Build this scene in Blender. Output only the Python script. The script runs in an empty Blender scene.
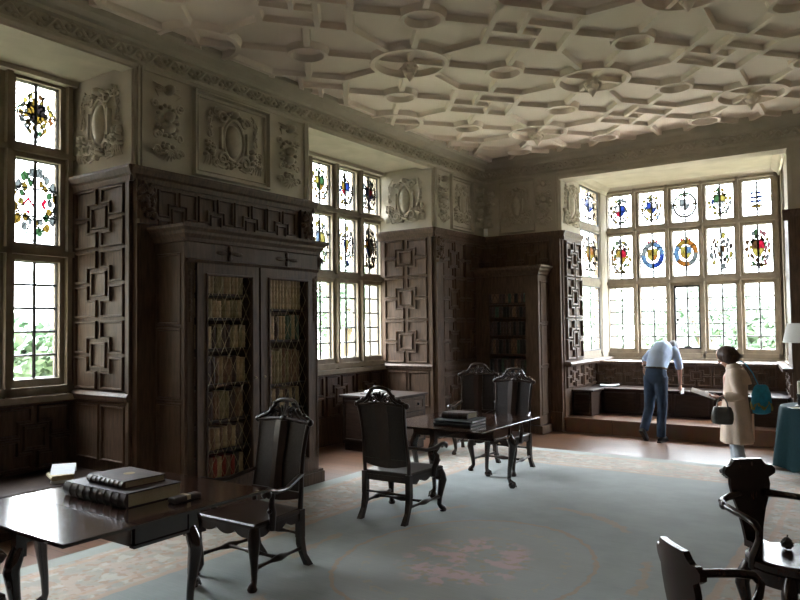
import bpy, bmesh, math, random
from mathutils import Vector, Matrix
S = bpy.context.scene
COL = S.collection
PI = math.pi
# ------------------------------------------------------------------ camera
cam_d = bpy.data.cameras.new('camera'); cam = bpy.data.objects.new('camera', cam_d); COL.objects.link(cam)
def cam_axes(yaw, pit, rol):
    f = Vector((-math.sin(yaw)*math.cos(pit), math.cos(yaw)*math.cos(pit), math.sin(pit)))
    r = Vector((math.cos(yaw), math.sin(yaw), 0)); u = r.cross(f)
    r2 = r*math.cos(rol)+u*math.sin(rol); u2 = u*math.cos(rol)-r*math.sin(rol)
    return r2, u2, f
_r, _u, _f = cam_axes(0.606799, 0.0376543, -0.0119186)
cam.matrix_world = Matrix(((_r.x, _u.x, -_f.x, 0), (_r.y, _u.y, -_f.y, 0), (_r.z, _u.z, -_f.z, 1.75), (0, 0, 0, 1)))
cam_d.sensor_width = 36; cam_d.lens = 700/800*36; cam_d.clip_start = .05; cam_d.clip_end = 300
S.camera = cam
# ------------------------------------------------------------------ world, daylight, exposure
W = bpy.data.worlds.new('overcast_sky'); S.world = W; W.use_nodes = True
wn = W.node_tree.nodes; wl = W.node_tree.links
bg = wn['Background']; tc = wn.new('ShaderNodeTexCoord'); sx = wn.new('ShaderNodeSeparateXYZ'); rp = wn.new('ShaderNodeValToRGB')
wl.new(tc.outputs['Generated'], sx.inputs[0]); wl.new(sx.outputs['Z'], rp.inputs[0]); wl.new(rp.outputs[0], bg.inputs[0])
rp.color_ramp.elements[0].color = (.235, .245, .255, 1); rp.color_ramp.elements[1].color = (.86, .93, 1, 1)      # overcast: the zenith is about four times the horizon
bg.inputs[1].default_value = 22.0
def portal(name, loc, rot, sx_, sy_):
    l = bpy.data.lights.new(name, 'AREA'); l.shape = 'RECTANGLE'; l.size = sx_; l.size_y = sy_
    l.cycles.is_portal = True
    o = bpy.data.objects.new(name, l); COL.objects.link(o); o.location = loc; o.rotation_euler = rot
for yc in (2.43, 7.85, -2.95):
    portal('window_daylight', (-7.25, yc, 2.74), (0, -PI/2, 0), 3.1, 3.0)
sun_d = bpy.data.lights.new('sun', 'SUN'); sun_d.energy = 7; sun_d.angle = .03; sun_d.color = (1, .95, .86)
sun = bpy.data.objects.new('sun', sun_d); COL.objects.link(sun); sun.rotation_euler = (math.radians(40), 0, math.radians(25))
portal('bay_daylight', (-2.93, 13.75, 2.74), (-PI/2, 0, 0), 3.1, 3.1)
vs = S.view_settings
vs.view_transform = 'Standard'; vs.look = 'None'; vs.gamma = 1; vs.use_curve_mapping = False
vs.exposure = 2.35
S.cycles.use_denoising = True
S.cycles.max_bounces = 10; S.cycles.diffuse_bounces = 6; S.cycles.glossy_bounces = 4; S.cycles.transparent_max_bounces = 12
S.cycles.sample_clamp_indirect = 6; S.cycles.caustics_reflective = False; S.cycles.caustics_refractive = False

# ------------------------------------------------------------------ materials
def mat(name, col, rough=.5, spec=.5, metal=0, noise=0, scale=6, col2=None, stretch=(1, 1, 1), bump=0, bscale=40, coat=0, detail=4):
    m = bpy.data.materials.new(name); m.use_nodes = True
    n = m.node_tree.nodes; l = m.node_tree.links; b = n['Principled BSDF']
    b.inputs['Base Color'].default_value = (*col, 1); b.inputs['Roughness'].default_value = rough
    b.inputs['Specular IOR Level'].default_value = spec; b.inputs['Metallic'].default_value = metal
    b.inputs['Coat Weight'].default_value = coat; b.inputs['Coat Roughness'].default_value = .15
    t = n.new('ShaderNodeTexCoord'); mp = n.new('ShaderNodeMapping'); mp.inputs['Scale'].default_value = stretch
    l.new(t.outputs['Object'], mp.inputs[0])
    if noise or col2:
        nz = n.new('ShaderNodeTexNoise'); nz.inputs['Scale'].default_value = scale; nz.inputs['Detail'].default_value = detail
        l.new(mp.outputs[0], nz.inputs['Vector'])
        cr = n.new('ShaderNodeValToRGB'); cr.color_ramp.elements[0].position = .3; cr.color_ramp.elements[1].position = .72
        c2 = col2 or tuple(min(1, c*(1+noise)) for c in col); c1 = col if col2 else tuple(c*(1-noise) for c in col)
        cr.color_ramp.elements[0].color = (*c1, 1); cr.color_ramp.elements[1].color = (*c2, 1)
        l.new(nz.outputs[0], cr.inputs[0]); l.new(cr.outputs[0], b.inputs['Base Color'])
    if bump:
        nb = n.new('ShaderNodeTexNoise'); nb.inputs['Scale'].default_value = bscale; nb.inputs['Detail'].default_value = 3
        l.new(mp.outputs[0], nb.inputs['Vector'])
        bp = n.new('ShaderNodeBump'); bp.inputs['Strength'].default_value = bump; bp.inputs['Distance'].default_value = .01
        l.new(nb.outputs[0], bp.inputs['Height']); l.new(bp.outputs[0], b.inputs['Normal'])
    return m
M = {}
M['oak'] = mat('dark_oak', (.086, .053, .035), .5, .22, noise=.35, scale=5, stretch=(8, 8, 1), bump=.15, bscale=30)
M['oak_case'] = mat('bookcase_oak', (.088, .056, .038), .52, .2, noise=.3, scale=5, stretch=(8, 8, 1), bump=.12, bscale=30)
M['oak_deep'] = mat('bench_oak', (.036, .022, .016), .5, .15, noise=.3, scale=6, stretch=(1, 6, 6))
M['chair_wood'] = mat('chair_walnut', (.024, .012, .008), .28, .35, noise=.3, scale=8, stretch=(6, 6, 1), coat=.05)
M['chair_panel'] = mat('chair_cane', (.026, .021, .020), .42, .3, noise=.3, scale=60)
M['table_wood'] = mat('table_mahogany', (.030, .013, .008), .12, .6, noise=.35, scale=4, stretch=(1, 8, 1), coat=.6)
M['writing_wood'] = mat('red_brown_mahogany', (.020, .009, .006), .22, .4, noise=.3, scale=6, stretch=(5, 5, 1), coat=.1)
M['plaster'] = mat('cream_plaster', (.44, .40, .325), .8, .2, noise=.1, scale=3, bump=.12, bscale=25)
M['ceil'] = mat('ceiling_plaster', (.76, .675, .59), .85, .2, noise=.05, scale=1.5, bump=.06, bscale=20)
M['relief'] = mat('relief_plaster', (.46, .42, .34), .75, .2, noise=.12, scale=14)
M['stone'] = mat('window_stone', (.24, .20, .15), .7, .3, noise=.15, scale=8, bump=.15, bscale=60)
M['lead'] = mat('lead_came', (.02, .02, .022), .5, .5)
M['iron'] = mat('black_iron', (.012, .012, .014), .45, .5)
M['brass'] = mat('brass_wire', (.48, .39, .24), .45, .5, metal=.6)
M['wallplain'] = mat('masonry', (.35, .31, .25), .9, .1)
M['cloth_green'] = mat('teal_baize', (.004, .022, .026), .85, .2, noise=.15, scale=30)
M['shade'] = mat('lamp_shade_linen', (.70, .70, .66), .8, .2)
M['ivory'] = mat('ivory', (.75, .72, .62), .5, .4)
M['paper'] = mat('paper', (.70, .72, .75), .7, .2)
M['paper_lit'] = mat('lit_paper', (.90, .92, .95), .6, .3)  # paler copy of the paper, window light on the held leaflet painted in
M['paper_old'] = mat('aged_paper', (.42, .36, .24), .8, .2, noise=.25, scale=90, stretch=(1, 1, 14))
M['leather_dk'] = mat('dark_leather', (.035, .022, .018), .5, .3, noise=.3, scale=14)
M['leather_br'] = mat('brown_leather', (.060, .036, .026), .5, .3, noise=.35, scale=14)
M['leather_gr'] = mat('dark_green_cloth', (.016, .024, .022), .55, .4, noise=.2, scale=14)
M['gilt'] = mat('gilt', (.34, .24, .09), .4, .5, metal=.7)
M['coat'] = mat('beige_gabardine', (.66, .53, .42), .75, .2, noise=.08, scale=9)
M['jeans'] = mat('blue_denim', (.040, .066, .115), .85, .2, noise=.25, scale=7)
M['shirt'] = mat('pale_blue_shirt', (.50, .62, .82), .8, .2, noise=.06, scale=9)
M['trouser'] = mat('pale_grey_trousers', (.42, .47, .52), .8, .2, noise=.08, scale=9)
M['skin'] = mat('skin', (.55, .31, .22), .5, .4, noise=.06, scale=20)
M['hair_gr'] = mat('grey_hair', (.30, .30, .31), .6, .3, noise=.3, scale=60, stretch=(1, 1, .3))
M['hair_br'] = mat('brown_hair', (.065, .035, .022), .5, .4, noise=.4, scale=60, stretch=(1, 1, .3))
M['shoe'] = mat('black_shoe', (.012, .011, .012), .4, .5)
M['bag_grey'] = mat('grey_bag_leather', (.085, .082, .072), .32, .5, noise=.2, scale=16)
M['bag_teal'] = mat('teal_bag_cloth', (.03, .27, .44), .7, .3, noise=.25, scale=24)
M['bag_gold'] = mat('yellow_bag_print', (.30, .27, .08), .7, .3)
M['leaf'] = mat('tree_leaf', (.13, .19, .13), .7, .2, noise=.4, scale=2)
M['bark'] = mat('tree_bark', (.10, .075, .05), .9, .1)
M['lawn'] = mat('lawn_grass', (.15, .15, .09), .95, .1, noise=.3, scale=1.5)
M['gravel'] = mat('bounce_gravel', (.55, .5, .42), .95, .1, noise=.2, scale=12)
def glass_mat(name, col, gloss=.06):
    m = bpy.data.materials.new(name); m.use_nodes = True
    n = m.node_tree.nodes; l = m.node_tree.links; n.clear()
    o = n.new('ShaderNodeOutputMaterial'); t = n.new('ShaderNodeBsdfTransparent'); g = n.new('ShaderNodeBsdfGlossy'); mx = n.new('ShaderNodeMixShader')
    t.inputs[0].default_value = (*col, 1); g.inputs['Roughness'].default_value = .05; g.inputs[0].default_value = (.8, .8, .8, 1)
    mx.inputs[0].default_value = gloss; l.new(t.outputs[0], mx.inputs[1]); l.new(g.outputs[0], mx.inputs[2]); l.new(mx.outputs[0], o.inputs[0])
    return m
M['glass'] = glass_mat('clear_window_glass', (.93, .95, .96))
GK = .031
GC = {'gold': (.62, .40, .06), 'yellow': (.85, .72, .16), 'red': (1.0, .025, .08), 'blue': (.05, .12, .65), 'sky': (.25, .48, .80),
      'green': (.10, .28, .10), 'white': (1.5, 1.55, 1.5), 'brown': (.20, .10, .04), 'orange': (.75, .28, .05), 'grey': (.40, .46, .45), 'black': (.06, .05, .05), 'pink': (.75, .32, .36)}
GNAMES = list(GC)
GM = [glass_mat(k+'_stained_glass', tuple(c*GK for c in v), .03) for k, v in GC.items()]

# ------------------------------------------------------------------ mesh builder
class MB:
    k_ = 0
    def eps(s): MB.k_ += 1; return .0001+.0007*((MB.k_*.618034) % 1)      # keeps faces of touching boxes from coinciding
    def __init__(s): s.v = []; s.f = []; s.m = []; s.mi = 0
    def add(s, vs, fs):
        b = len(s.v); s.v += [tuple(x) for x in vs]
        for f in fs: s.f.append([b+i for i in f]); s.m.append(s.mi)
    def box(s, a, b):
        (x0, y0, z0), (x1, y1, z1) = a, b
        if x0 > x1: x0, x1 = x1, x0
        if y0 > y1: y0, y1 = y1, y0
        if z0 > z1: z0, z1 = z1, z0
        e = s.eps(); x0 -= e; x1 += e*.9; y0 -= e*.8; y1 += e*1.1; z1 += e*.7
        s.add([(x0, y0, z0), (x1, y0, z0), (x1, y1, z0), (x0, y1, z0), (x0, y0, z1), (x1, y0, z1), (x1, y1, z1), (x0, y1, z1)],
              [(0, 3, 2, 1), (4, 5, 6, 7), (0, 1, 5, 4), (1, 2, 6, 5), (2, 3, 7, 6), (3, 0, 4, 7)])
    def prism(s, bot, top):
        n = len(bot)
        s.add(list(bot)+list(top), [tuple(range(n-1, -1, -1)), tuple(range(n, 2*n))]+[(i, (i+1) % n, n+(i+1) % n, n+i) for i in range(n)])
    def loft(s, rings, caps=True):
        n = len(rings[0]); vs = [p for r in rings for p in r]; fs = []
        for k in range(len(rings)-1):
            for i in range(n): fs.append((k*n+i, k*n+(i+1) % n, (k+1)*n+(i+1) % n, (k+1)*n+i))
        if caps: fs.append(tuple(range(n-1, -1, -1))); fs.append(tuple((len(rings)-1)*n+i for i in range(n)))
        s.add(vs, fs)
    def tube(s, pts, r, n=8, closed=False, flat=1.0, up=None):
        pts = [Vector(p) for p in pts]; k = len(pts)
        rs = r if isinstance(r, (list, tuple)) else [r]*k
        tang = []
        for i in range(k):
            a = pts[(i-1) % k] if (closed or i > 0) else pts[i]; b = pts[(i+1) % k] if (closed or i < k-1) else pts[i]
            t = b-a; tang.append(t.normalized() if t.length > 1e-9 else Vector((0, 0, 1)))
        u0 = Vector(up) if up else (Vector((0, 0, 1)) if abs(tang[0].z) < .9 else Vector((1, 0, 0)))
        rings = []
        for i in range(k):
            t = tang[i]; u0 = (u0-t*u0.dot(t))
            if u0.length < 1e-6: u0 = t.orthogonal()
            u0.normalize(); w = t.cross(u0)
            rings.append([pts[i]+(u0*math.cos(2*PI*j/n)*flat+w*math.sin(2*PI*j/n))*rs[i] for j in range(n)])
        if closed:
            vs = [p for q in rings for p in q]; fs = []
            for a in range(k):
                b = (a+1) % k
                for i in range(n): fs.append((a*n+i, a*n+(i+1) % n, b*n+(i+1) % n, b*n+i))
            s.add(vs, fs)
        else: s.loft(rings)
    def lathe(s, prof, c=(0, 0, 0), n=16, sx=1, sy=1):
        rings = [[(c[0]+r*sx*math.cos(2*PI*j/n), c[1]+r*sy*math.sin(2*PI*j/n), c[2]+z) for j in range(n)] for r, z in prof]
        s.loft(rings)
    def ball(s, c, r, n=10, k=6, mtx=None):
        if not isinstance(r, (list, tuple)): r = (r, r, r)
        vs = []; fs = []
        for a in range(1, k):
            th = PI*a/k
            for j in range(n): vs.append(Vector((r[0]*math.sin(th)*math.cos(2*PI*j/n), r[1]*math.sin(th)*math.sin(2*PI*j/n), r[2]*math.cos(th))))
        vs += [Vector((0, 0, r[2])), Vector((0, 0, -r[2]))]; T = len(vs)-2; B = T+1
        for a in range(k-2):
            for j in range(n): fs.append((a*n+j, (a+1)*n+j, (a+1)*n+(j+1) % n, a*n+(j+1) % n))
        for j in range(n): fs.append((T, j, (j+1) % n)); fs.append((B, (k-2)*n+(j+1) % n, (k-2)*n+j))
        c = Vector(c)
        s.add([(mtx @ p if mtx else p)+c for p in vs], fs)
    def xform(s, mtx): s.v = [tuple(mtx @ Vector(p)) for p in s.v]; return s
    def mesh(s, name, mats, smooth=None):
        me = bpy.data.meshes.new(name); me.from_pydata(s.v, [], s.f)
        for m in (mats if isinstance(mats, list) else [mats]): me.materials.append(m)
        if isinstance(mats, list) and len(mats) > 1: me.polygons.foreach_set('material_index', s.m)
        bm = bmesh.new(); bm.from_mesh(me); bmesh.ops.recalc_face_normals(bm, faces=bm.faces); bm.to_mesh(me); bm.free()
        if smooth is not None:
            me.polygons.foreach_set('use_smooth', [True]*len(me.polygons)); me.set_sharp_from_angle(angle=math.radians(smooth))
        me.update(); return me
    def obj(s, name, mats, parent=None, smooth=None, bevel=0, **props):
        if isinstance(mats, str): mats = M[mats]
        o = bpy.data.objects.new(name, s.mesh(name, mats, smooth)); COL.objects.link(o)
        if parent: o.parent = parent
        if bevel:
            b = o.modifiers.new('bevel', 'BEVEL'); b.width = bevel; b.segments = 2; b.limit_method = 'ANGLE'; b.angle_limit = math.radians(40)
        for k, v in props.items(): o[k] = v
        return o
def empty(name, loc=(0, 0, 0), rz=0, **props):
    o = bpy.data.objects.new(name, None); COL.objects.link(o); o.location = loc; o.rotation_euler = (0, 0, rz); o.empty_display_size = .1
    for k, v in props.items(): o[k] = v
    return o
def tag(o, label, cat, group=None):
    o['label'] = label; o['category'] = cat
    if group: o['group'] = group
    return o
def dup(root, loc, rz, label, group=None):
    r = root.copy(); COL.objects.link(r); r.location = loc; r.rotation_euler = (0, 0, rz); r['label'] = label
    if group: r['group'] = group
    for ch in list(root.children):
        c = ch.copy(); COL.objects.link(c); c.parent = r
        for g in list(ch.children):
            d = g.copy(); COL.objects.link(d); d.parent = c
    return r
class FR:                                   # a wall frame: u along, v up, n out of the wall
    def __init__(s, o, u, v, n): s.o = Vector(o); s.u = Vector(u); s.v = Vector(v); s.n = Vector(n)
    def p(s, u, v, n=0): return s.o+s.u*u+s.v*v+s.n*n
    def box(s, mb, u0, v0, u1, v1, n0, n1):
        e = mb.eps(); u0 -= e; u1 += e*.9; v1 += e*.8; n1 += e
        q = [(u0, v0), (u1, v0), (u1, v1), (u0, v1)]
        mb.prism([s.p(a, b, n0) for a, b in q], [s.p(a, b, n1) for a, b in q])
    def poly(s, mb, pts, n0, n1): mb.prism([s.p(a, b, n0) for a, b in pts], [s.p(a, b, n1) for a, b in pts])
    def strip(s, mb, a, b, w, h, n0=0):
        a = Vector((*a, 0)); b = Vector((*b, 0)); d = (b-a).normalized(); e = Vector((-d.y, d.x, 0))*w/2; x = d*w/2; h = h*(1+.4*mb.eps()/.0008*.25)
        q = [a-e-x, b-e+x, b+e+x, a+e-x]; q2 = [a-e*.5-x*.5, b-e*.5+x*.5, b+e*.5+x*.5, a+e*.5-x*.5]
        mb.prism([s.p(t.x, t.y, n0) for t in q], [s.p(t.x, t.y, n0+h) for t in q2])
    def outline(s, mb, pts, w, h, n0=0):
        for i in range(len(pts)): s.strip(mb, pts[i], pts[(i+1) % len(pts)], w, h, n0)
    def tube(s, mb, pts, r, n=6, closed=False): mb.tube([s.p(*q) for q in pts], r, n, closed, up=s.n)
    def ball(s, mb, u, v, n, ru, rv, rn, seg=8, k=5):
        mx = Matrix((s.u*ru, s.v*rv, s.n*rn)).transposed()
        mb.ball(s.p(u, v, n), 1, seg, k, mx)
# profile moulding run along a frame
def moulding(mb, fr, u0, u1, prof):          # prof: list of (v, n)
    mb.prism([fr.p(u0, v, n) for v, n in prof], [fr.p(u1, v, n) for v, n in prof])

# strapwork wood panel: four notched corners round a small centre rectangle
def strap(mb, fr, u0, v0, w, h, m=.018, hh=.016):
    def P(a, b): return (u0+a*w, v0+b*h)
    fr.outline(mb, [P(.36, .33), P(.64, .33), P(.64, .67), P(.36, .67)], m, hh)
    for sx in (0, 1):
        for sy in (0, 1):
            q = [(0.02, .02), (.445, .02), (.445, .25), (.27, .25), (.27, .46), (.02, .46)]
            fr.outline(mb, [P(1-a if sx else a, 1-b if sy else b) for a, b in q], m, hh)
def plain_panel(mb, fr, u0, v0, u1, v1, m=.02, hh=.016): fr.outline(mb, [(u0, v0), (u1, v0), (u1, v1), (u0, v1)], m, hh)
def spiral(c, r0, turns, a0, sgn=1, n=16, shrink=.82, z=.02):
    out = []
    for i in range(n):
        t = i/(n-1); a = a0+sgn*turns*2*PI*t; r = r0*(1-shrink*t)
        out.append((c[0]+r*math.cos(a), c[1]+r*math.sin(a), z))
    return out
def cluster(mb, fr, rnd, u, v, w, h, k, r=.028):
    for i in range(k):
        a = rnd.uniform(-1, 1); b = rnd.uniform(-1, 1); q = rnd.uniform(.6, 1.2)*r
        fr.ball(mb, u+a*w/2, v+b*h/2, .012, q*rnd.uniform(.7, 1.4), q*rnd.uniform(.7, 1.4), q*1.1, 7, 4)
def cartouche(mb, fr, u0, v0, w, h, seed=1, rich=1):
    rnd = random.Random(seed); cu, cv = u0+w/2, v0+h/2
    fr.ball(mb, cu, cv, 0, w*.13, h*.25, .05, 16, 8)
    el = [(cu+w*.17*math.cos(a), cv+h*.31*math.sin(a), .015) for a in [2*PI*i/20 for i in range(20)]]
    fr.tube(mb, el, .016, 6, True)
    for sx in (-1, 1):
        fr.box(mb, cu+sx*w*.215-.012, cv-h*.16, cu+sx*w*.215+.012, cv+h*.16, 0, .03)
        for sy in (-1, 1):
            fr.tube(mb, spiral((cu+sx*w*.19, cv+sy*h*.3), .075, 1.3, PI/2*(1-sy) if sx > 0 else PI/2*(1+sy), sx*sy), [.02-.011*i/15 for i in range(16)], 6)
            fr.tube(mb, spiral((cu+sx*w*.29, cv+sy*h*.37), .05, 1.2, PI/2*sy, -sx*sy), [.014-.007*i/15 for i in range(16)], 5)
        uu = cu+sx*w*.38
        fr.tube(mb, [(uu-.02*sx, cv+h*.42, .01), (uu+.02, cv+h*.3, .02), (uu-.02, cv+h*.15, .02), (uu+.015, cv, .02)], .010, 5)
        for j in range(4): fr.tube(mb, [(uu+.026*math.cos(a), cv+h*(.32-.1*j)+.026*math.sin(a), .012) for a in [2*PI*i/8 for i in range(8)]], .010, 5, True)
        cluster(mb, fr, rnd, uu, cv-h*.2, w*.15, h*.22, int(16*rich), .026)
        for j in range(5): fr.tube(mb, [(uu+(j-2)*.02, cv-h*.26, .01), (uu+(j-2)*.034, cv-h*.36, .02), (uu+(j-2)*.04, cv-h*.43, .006)], [.012, .012, .004], 5)
        fr.tube(mb, [(cu+sx*w*.1, cv-h*.4, .012), (cu+sx*w*.2, cv-h*.44, .02), (cu+sx*w*.3, cv-h*.4, .012)], .012, 5)
        for j in range(3): fr.ball(mb, cu+sx*(.05+.035*j), cv+h*(.4-.03*j), .01, .03, .02, .03, 7, 4)
    fr.ball(mb, cu, cv+h*.4, .015, .05, .045, .05, 8, 5)
    cluster(mb, fr, rnd, cu, cv-h*.36, w*.26, h*.1, int(10*rich), .024)
def bust(mb, fr, u0, v0, w, h, seed=3):
    rnd = random.Random(seed); cu = u0+w/2; T = v0+h
    fr.ball(mb, cu, T-h*.12, .03, .045, .055, .05, 10, 6)
    for sx in (-1, 1):
        for j in range(4): fr.tube(mb, [(cu+sx*.04, T-h*.13, .02), (cu+sx*(.09+.02*j), T-h*(.09+.022*j), .02), (cu+sx*(.16-.02*j), T-h*(.06+.05*j), .006)], [.016, .014, .004], 5)
        fr.tube(mb, [(cu+sx*w*.3+.035*math.cos(a), T-h*.3+.035*math.sin(a), .012) for a in [2*PI*i/10 for i in range(10)]], .013, 5, True)
        fr.ball(mb, cu+sx*w*.3, T-h*.3, .01, .016, .016, .02, 6, 4)
        fr.tube(mb, spiral((cu+sx*w*.26, v0+h*.16), .06, 1.3, 0 if sx > 0 else PI, sx), [.016-.008*i/15 for i in range(16)], 5)
        fr.tube(mb, spiral((cu+sx*w*.27, v0+h*.34), .05, 1.2, PI if sx > 0 else 0, -sx), [.014-.007*i/15 for i in range(16)], 5)
    fr.ball(mb, cu, v0+h*.57, .03, .042, .058, .05, 10, 6); fr.ball(mb, cu, v0+h*.45, .012, .085, .06, .045, 10, 5)
    fr.tube(mb, [(cu, v0+h*.54, .02), (cu, v0+h*.47, .03)], .022, 6)
    for i in range(14):
        a = 2*PI*i/14; fr.ball(mb, cu+.12*math.cos(a), v0+h*.53+.15*math.sin(a), .01, .024, .024, .022, 6, 4)
    cluster(mb, fr, rnd, cu, v0+h*.24, w*.3, h*.12, 9, .028)
    for j in range(7):
        a = PI*(1.1+.8*j/6); fr.tube(mb, [(cu, v0+h*.2, .02), (cu+.06*math.cos(a), v0+h*.2+.07*math.sin(a), .03), (cu+.12*math.cos(a), v0+h*.2+.12*math.sin(a), .005)], [.014, .016, .004], 5)

# ------------------------------------------------------------------ room dimensions
XL = -5.82; XR = .60; YF = 11.0; YN = -4.9; ZC = 4.62; LEDGE = 3.27; FRZ = 4.28; XW = -6.88
B0, B1 = -4.38, -1.06                       # bay opening
OPEN = [(-4.45, -1.58), (.90, 3.97), (6.42, 9.30)]
Lf = FR((XL, 0, 0), (0, 1, 0), (0, 0, 1), (1, 0, 0))      # left wall
Ff = FR((0, YF, 0), (1, 0, 0), (0, 0, 1), (0, -1, 0))     # far wall
def ST(o): o['kind'] = 'structure'; return o
# floor
def floor_material():
    m = bpy.data.materials.new('oak_floor_boards'); m.use_nodes = True
    n = m.node_tree.nodes; l = m.node_tree.links; b = n['Principled BSDF']
    t = n.new('ShaderNodeTexCoord'); br = n.new('ShaderNodeTexBrick'); l.new(t.outputs['Object'], br.inputs['Vector'])
    br.inputs['Color1'].default_value = (.165, .082, .045, 1); br.inputs['Color2'].default_value = (.22, .11, .06, 1); br.inputs['Mortar'].default_value = (.05, .025, .014, 1)
    br.inputs['Scale'].default_value = 1; br.inputs['Brick Width'].default_value = 2.4; br.inputs['Row Height'].default_value = .17; br.inputs['Mortar Size'].default_value = .004
    nz = n.new('ShaderNodeTexNoise'); mp = n.new('ShaderNodeMapping'); mp.inputs['Scale'].default_value = (2, 30, 1); l.new(t.outputs['Object'], mp.inputs[0]); l.new(mp.outputs[0], nz.inputs['Vector'])
    mx = n.new('ShaderNodeMixRGB'); mx.blend_type = 'MULTIPLY'; mx.inputs[0].default_value = .5; l.new(br.outputs['Color'], mx.inputs[1]); l.new(nz.outputs['Color'], mx.inputs[2])
    l.new(mx.outputs[0], b.inputs['Base Color']); b.inputs['Roughness'].default_value = .32; b.inputs['Coat Weight'].default_value = .2
    return m
M['floor'] = floor_material()
mb = MB(); mb.box((-7.3, YN-.3, -.2), (XR+.3, 14.0, 0)); fl = ST(mb.obj('floor', 'floor'))
mb = MB(); mb.box((-4.6, YF+.01, 0), (-.9, 13.4, .20)); mb.box((-4.6, YF-.03, .195), (-.9, 13.4, .235)); ST(mb.obj('bay_platform', 'floor', fl))
# ceiling slab
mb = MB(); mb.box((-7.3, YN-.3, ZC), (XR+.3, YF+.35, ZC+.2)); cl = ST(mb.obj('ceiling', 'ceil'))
# strapwork ribs: large circles and squares alternate over a lattice, small circles between
PX, PY, CX0, CY0 = 1.415, 1.68, -4.12, 6.17
RB = ZC-.058
def rib(mb, a, b, w=.07):
    a = Vector((*a, 0)); b = Vector((*b, 0)); d = (b-a)
    if d.length < 1e-4: return
    d.normalize(); e = Vector((-d.y, d.x, 0))
    q = [(-w/2-.012, ZC), (-w/2, ZC-.02), (-w/2+.006, RB), (w/2-.006, RB), (w/2, ZC-.02), (w/2+.012, ZC)]
    mb.prism([(a.x+e.x*t, a.y+e.y*t, z) for t, z in q], [(b.x+e.x*t, b.y+e.y*t, z) for t, z in q])
def ring(mb, c, R, w=.075, n=32):
    prof = [(R-w/2-.01, ZC), (R-w/2, ZC-.025), (R-w/2+.01, RB-.010), (R+w/2-.01, RB-.010), (R+w/2, ZC-.025), (R+w/2+.01, ZC)]
    rings = [[(c[0]+r*math.cos(2*PI*i/n), c[1]+r*math.sin(2*PI*i/n), z) for r, z in prof] for i in range(n)]
    vs = [p for q in rings for p in q]; k = len(prof)
    mb.add(vs, [(a*k+j, a*k+j+1, ((a+1) % n)*k+j+1, ((a+1) % n)*k+j) for a in range(n) for j in range(k-1)])
mb = MB(); pend = []
def inside(p): return XL+.2 < p[0] < XR-.15 and YN+.2 < p[1] < YF-.22
def crib(a, b, w=.07):                     # rib clipped to the room
    a = Vector((*a, 0)); b = Vector((*b, 0)); n = 24; ok = [inside((a.lerp(b, i/n))[:2]) for i in range(n+1)]
    i = 0
    while i <= n:
        if ok[i]:
            j = i
            while j < n and ok[j+1]: j += 1
            if j > i: rib(mb, a.lerp(b, i/n)[:2], b.lerp(a, 1-j/n)[:2], w)
            i = j+1
        else: i += 1
RL, RS = .40, .19; ddx, ddy = PX/2, PY/2; dl = math.hypot(ddx, ddy); ux, uy = ddx/dl, ddy/dl
for i in range(-2, 5):
    for j in range(-7, 5):
        x = CX0+i*PX; y = CY0+j*PY
        sm = (x+ddx, y+ddy)
        if inside(sm): ring(mb, sm, RS, .06, 24)
        if (i+j) % 2 == 0:
            if XL+.05 < x < XR and YN < y < YF-.1: ring(mb, (x, y), RL, .07, 40)
            elif XL-.5 < x < XR+.4 and YN < y < YF: 
                pass
            if XL+.3 < x < XR-.3 and YN+.3 < y < YF-.3: pend.append((x, y))
            for sx, sy in ((1, 1), (1, -1), (-1, 1), (-1, -1)):
                crib((x, y), (x+sx*ux*RL, y+sy*uy*RL), .06)
                crib((x+sx*ux*RL, y+sy*uy*RL), (x+sx*ux*(dl-RS), y+sy*uy*(dl-RS)))
            for sx, sy, q, t in ((1, 0, PX, .53), (-1, 0, PX, .53), (0, 1, PY, .66), (0, -1, PY, .66)):
                crib((x+sx*RL, y+sy*RL), (x+sx*(q-t), y+sy*(q-t)))
        else:
            ax, ay = .53, .66
            c = [(x+ax, y), (x, y+ay), (x-ax, y), (x, y-ay)]
            for k in range(4): crib(c[k], c[(k+1) % 4])
            s_ = .26; d4 = [(x+ax*s_, y), (x, y+ay*s_), (x-ax*s_, y), (x, y-ay*s_)]
            for k in range(4):
                a, b = d4[k], d4[(k+1) % 4]
                e = (c[(k+1) % 4][0]+(c[(k+2) % 4][0]-c[(k+1) % 4][0])*(.5-s_/2), c[(k+1) % 4][1]+(c[(k+2) % 4][1]-c[(k+1) % 4][1])*(.5-s_/2))
                crib(a, e, .06)
            for sx, sy in ((1, 1), (1, -1), (-1, 1), (-1, -1)):
                crib((x+sx*ax/2, y+sy*ay/2), (x+sx*ux*(dl-RS), y+sy*uy*(dl-RS)))
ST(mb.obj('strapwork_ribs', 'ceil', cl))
pm = MB(); pm.lathe([(.055, 0), (.085, -.03), (.07, -.06), (.075, -.09), (.045, -.12), (.05, -.15), (.02, -.19), (.004, -.215)], n=10)
for k in range(5):
    a = 2*PI*k/5; pm.tube([(.06*math.cos(a), .06*math.sin(a), -.05), (.1*math.cos(a), .1*math.sin(a), -.08), (.075*math.cos(a), .075*math.sin(a), -.13)], [.02, .018, .006], 5)
pme = pm.mesh('pendant', M['ceil'], 40)
for x, y in pend:
    o = bpy.data.objects.new('pendant', pme); COL.objects.link(o); o.parent = cl; o.location = (x, y, ZC-.035); o['kind'] = 'structure'

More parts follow.
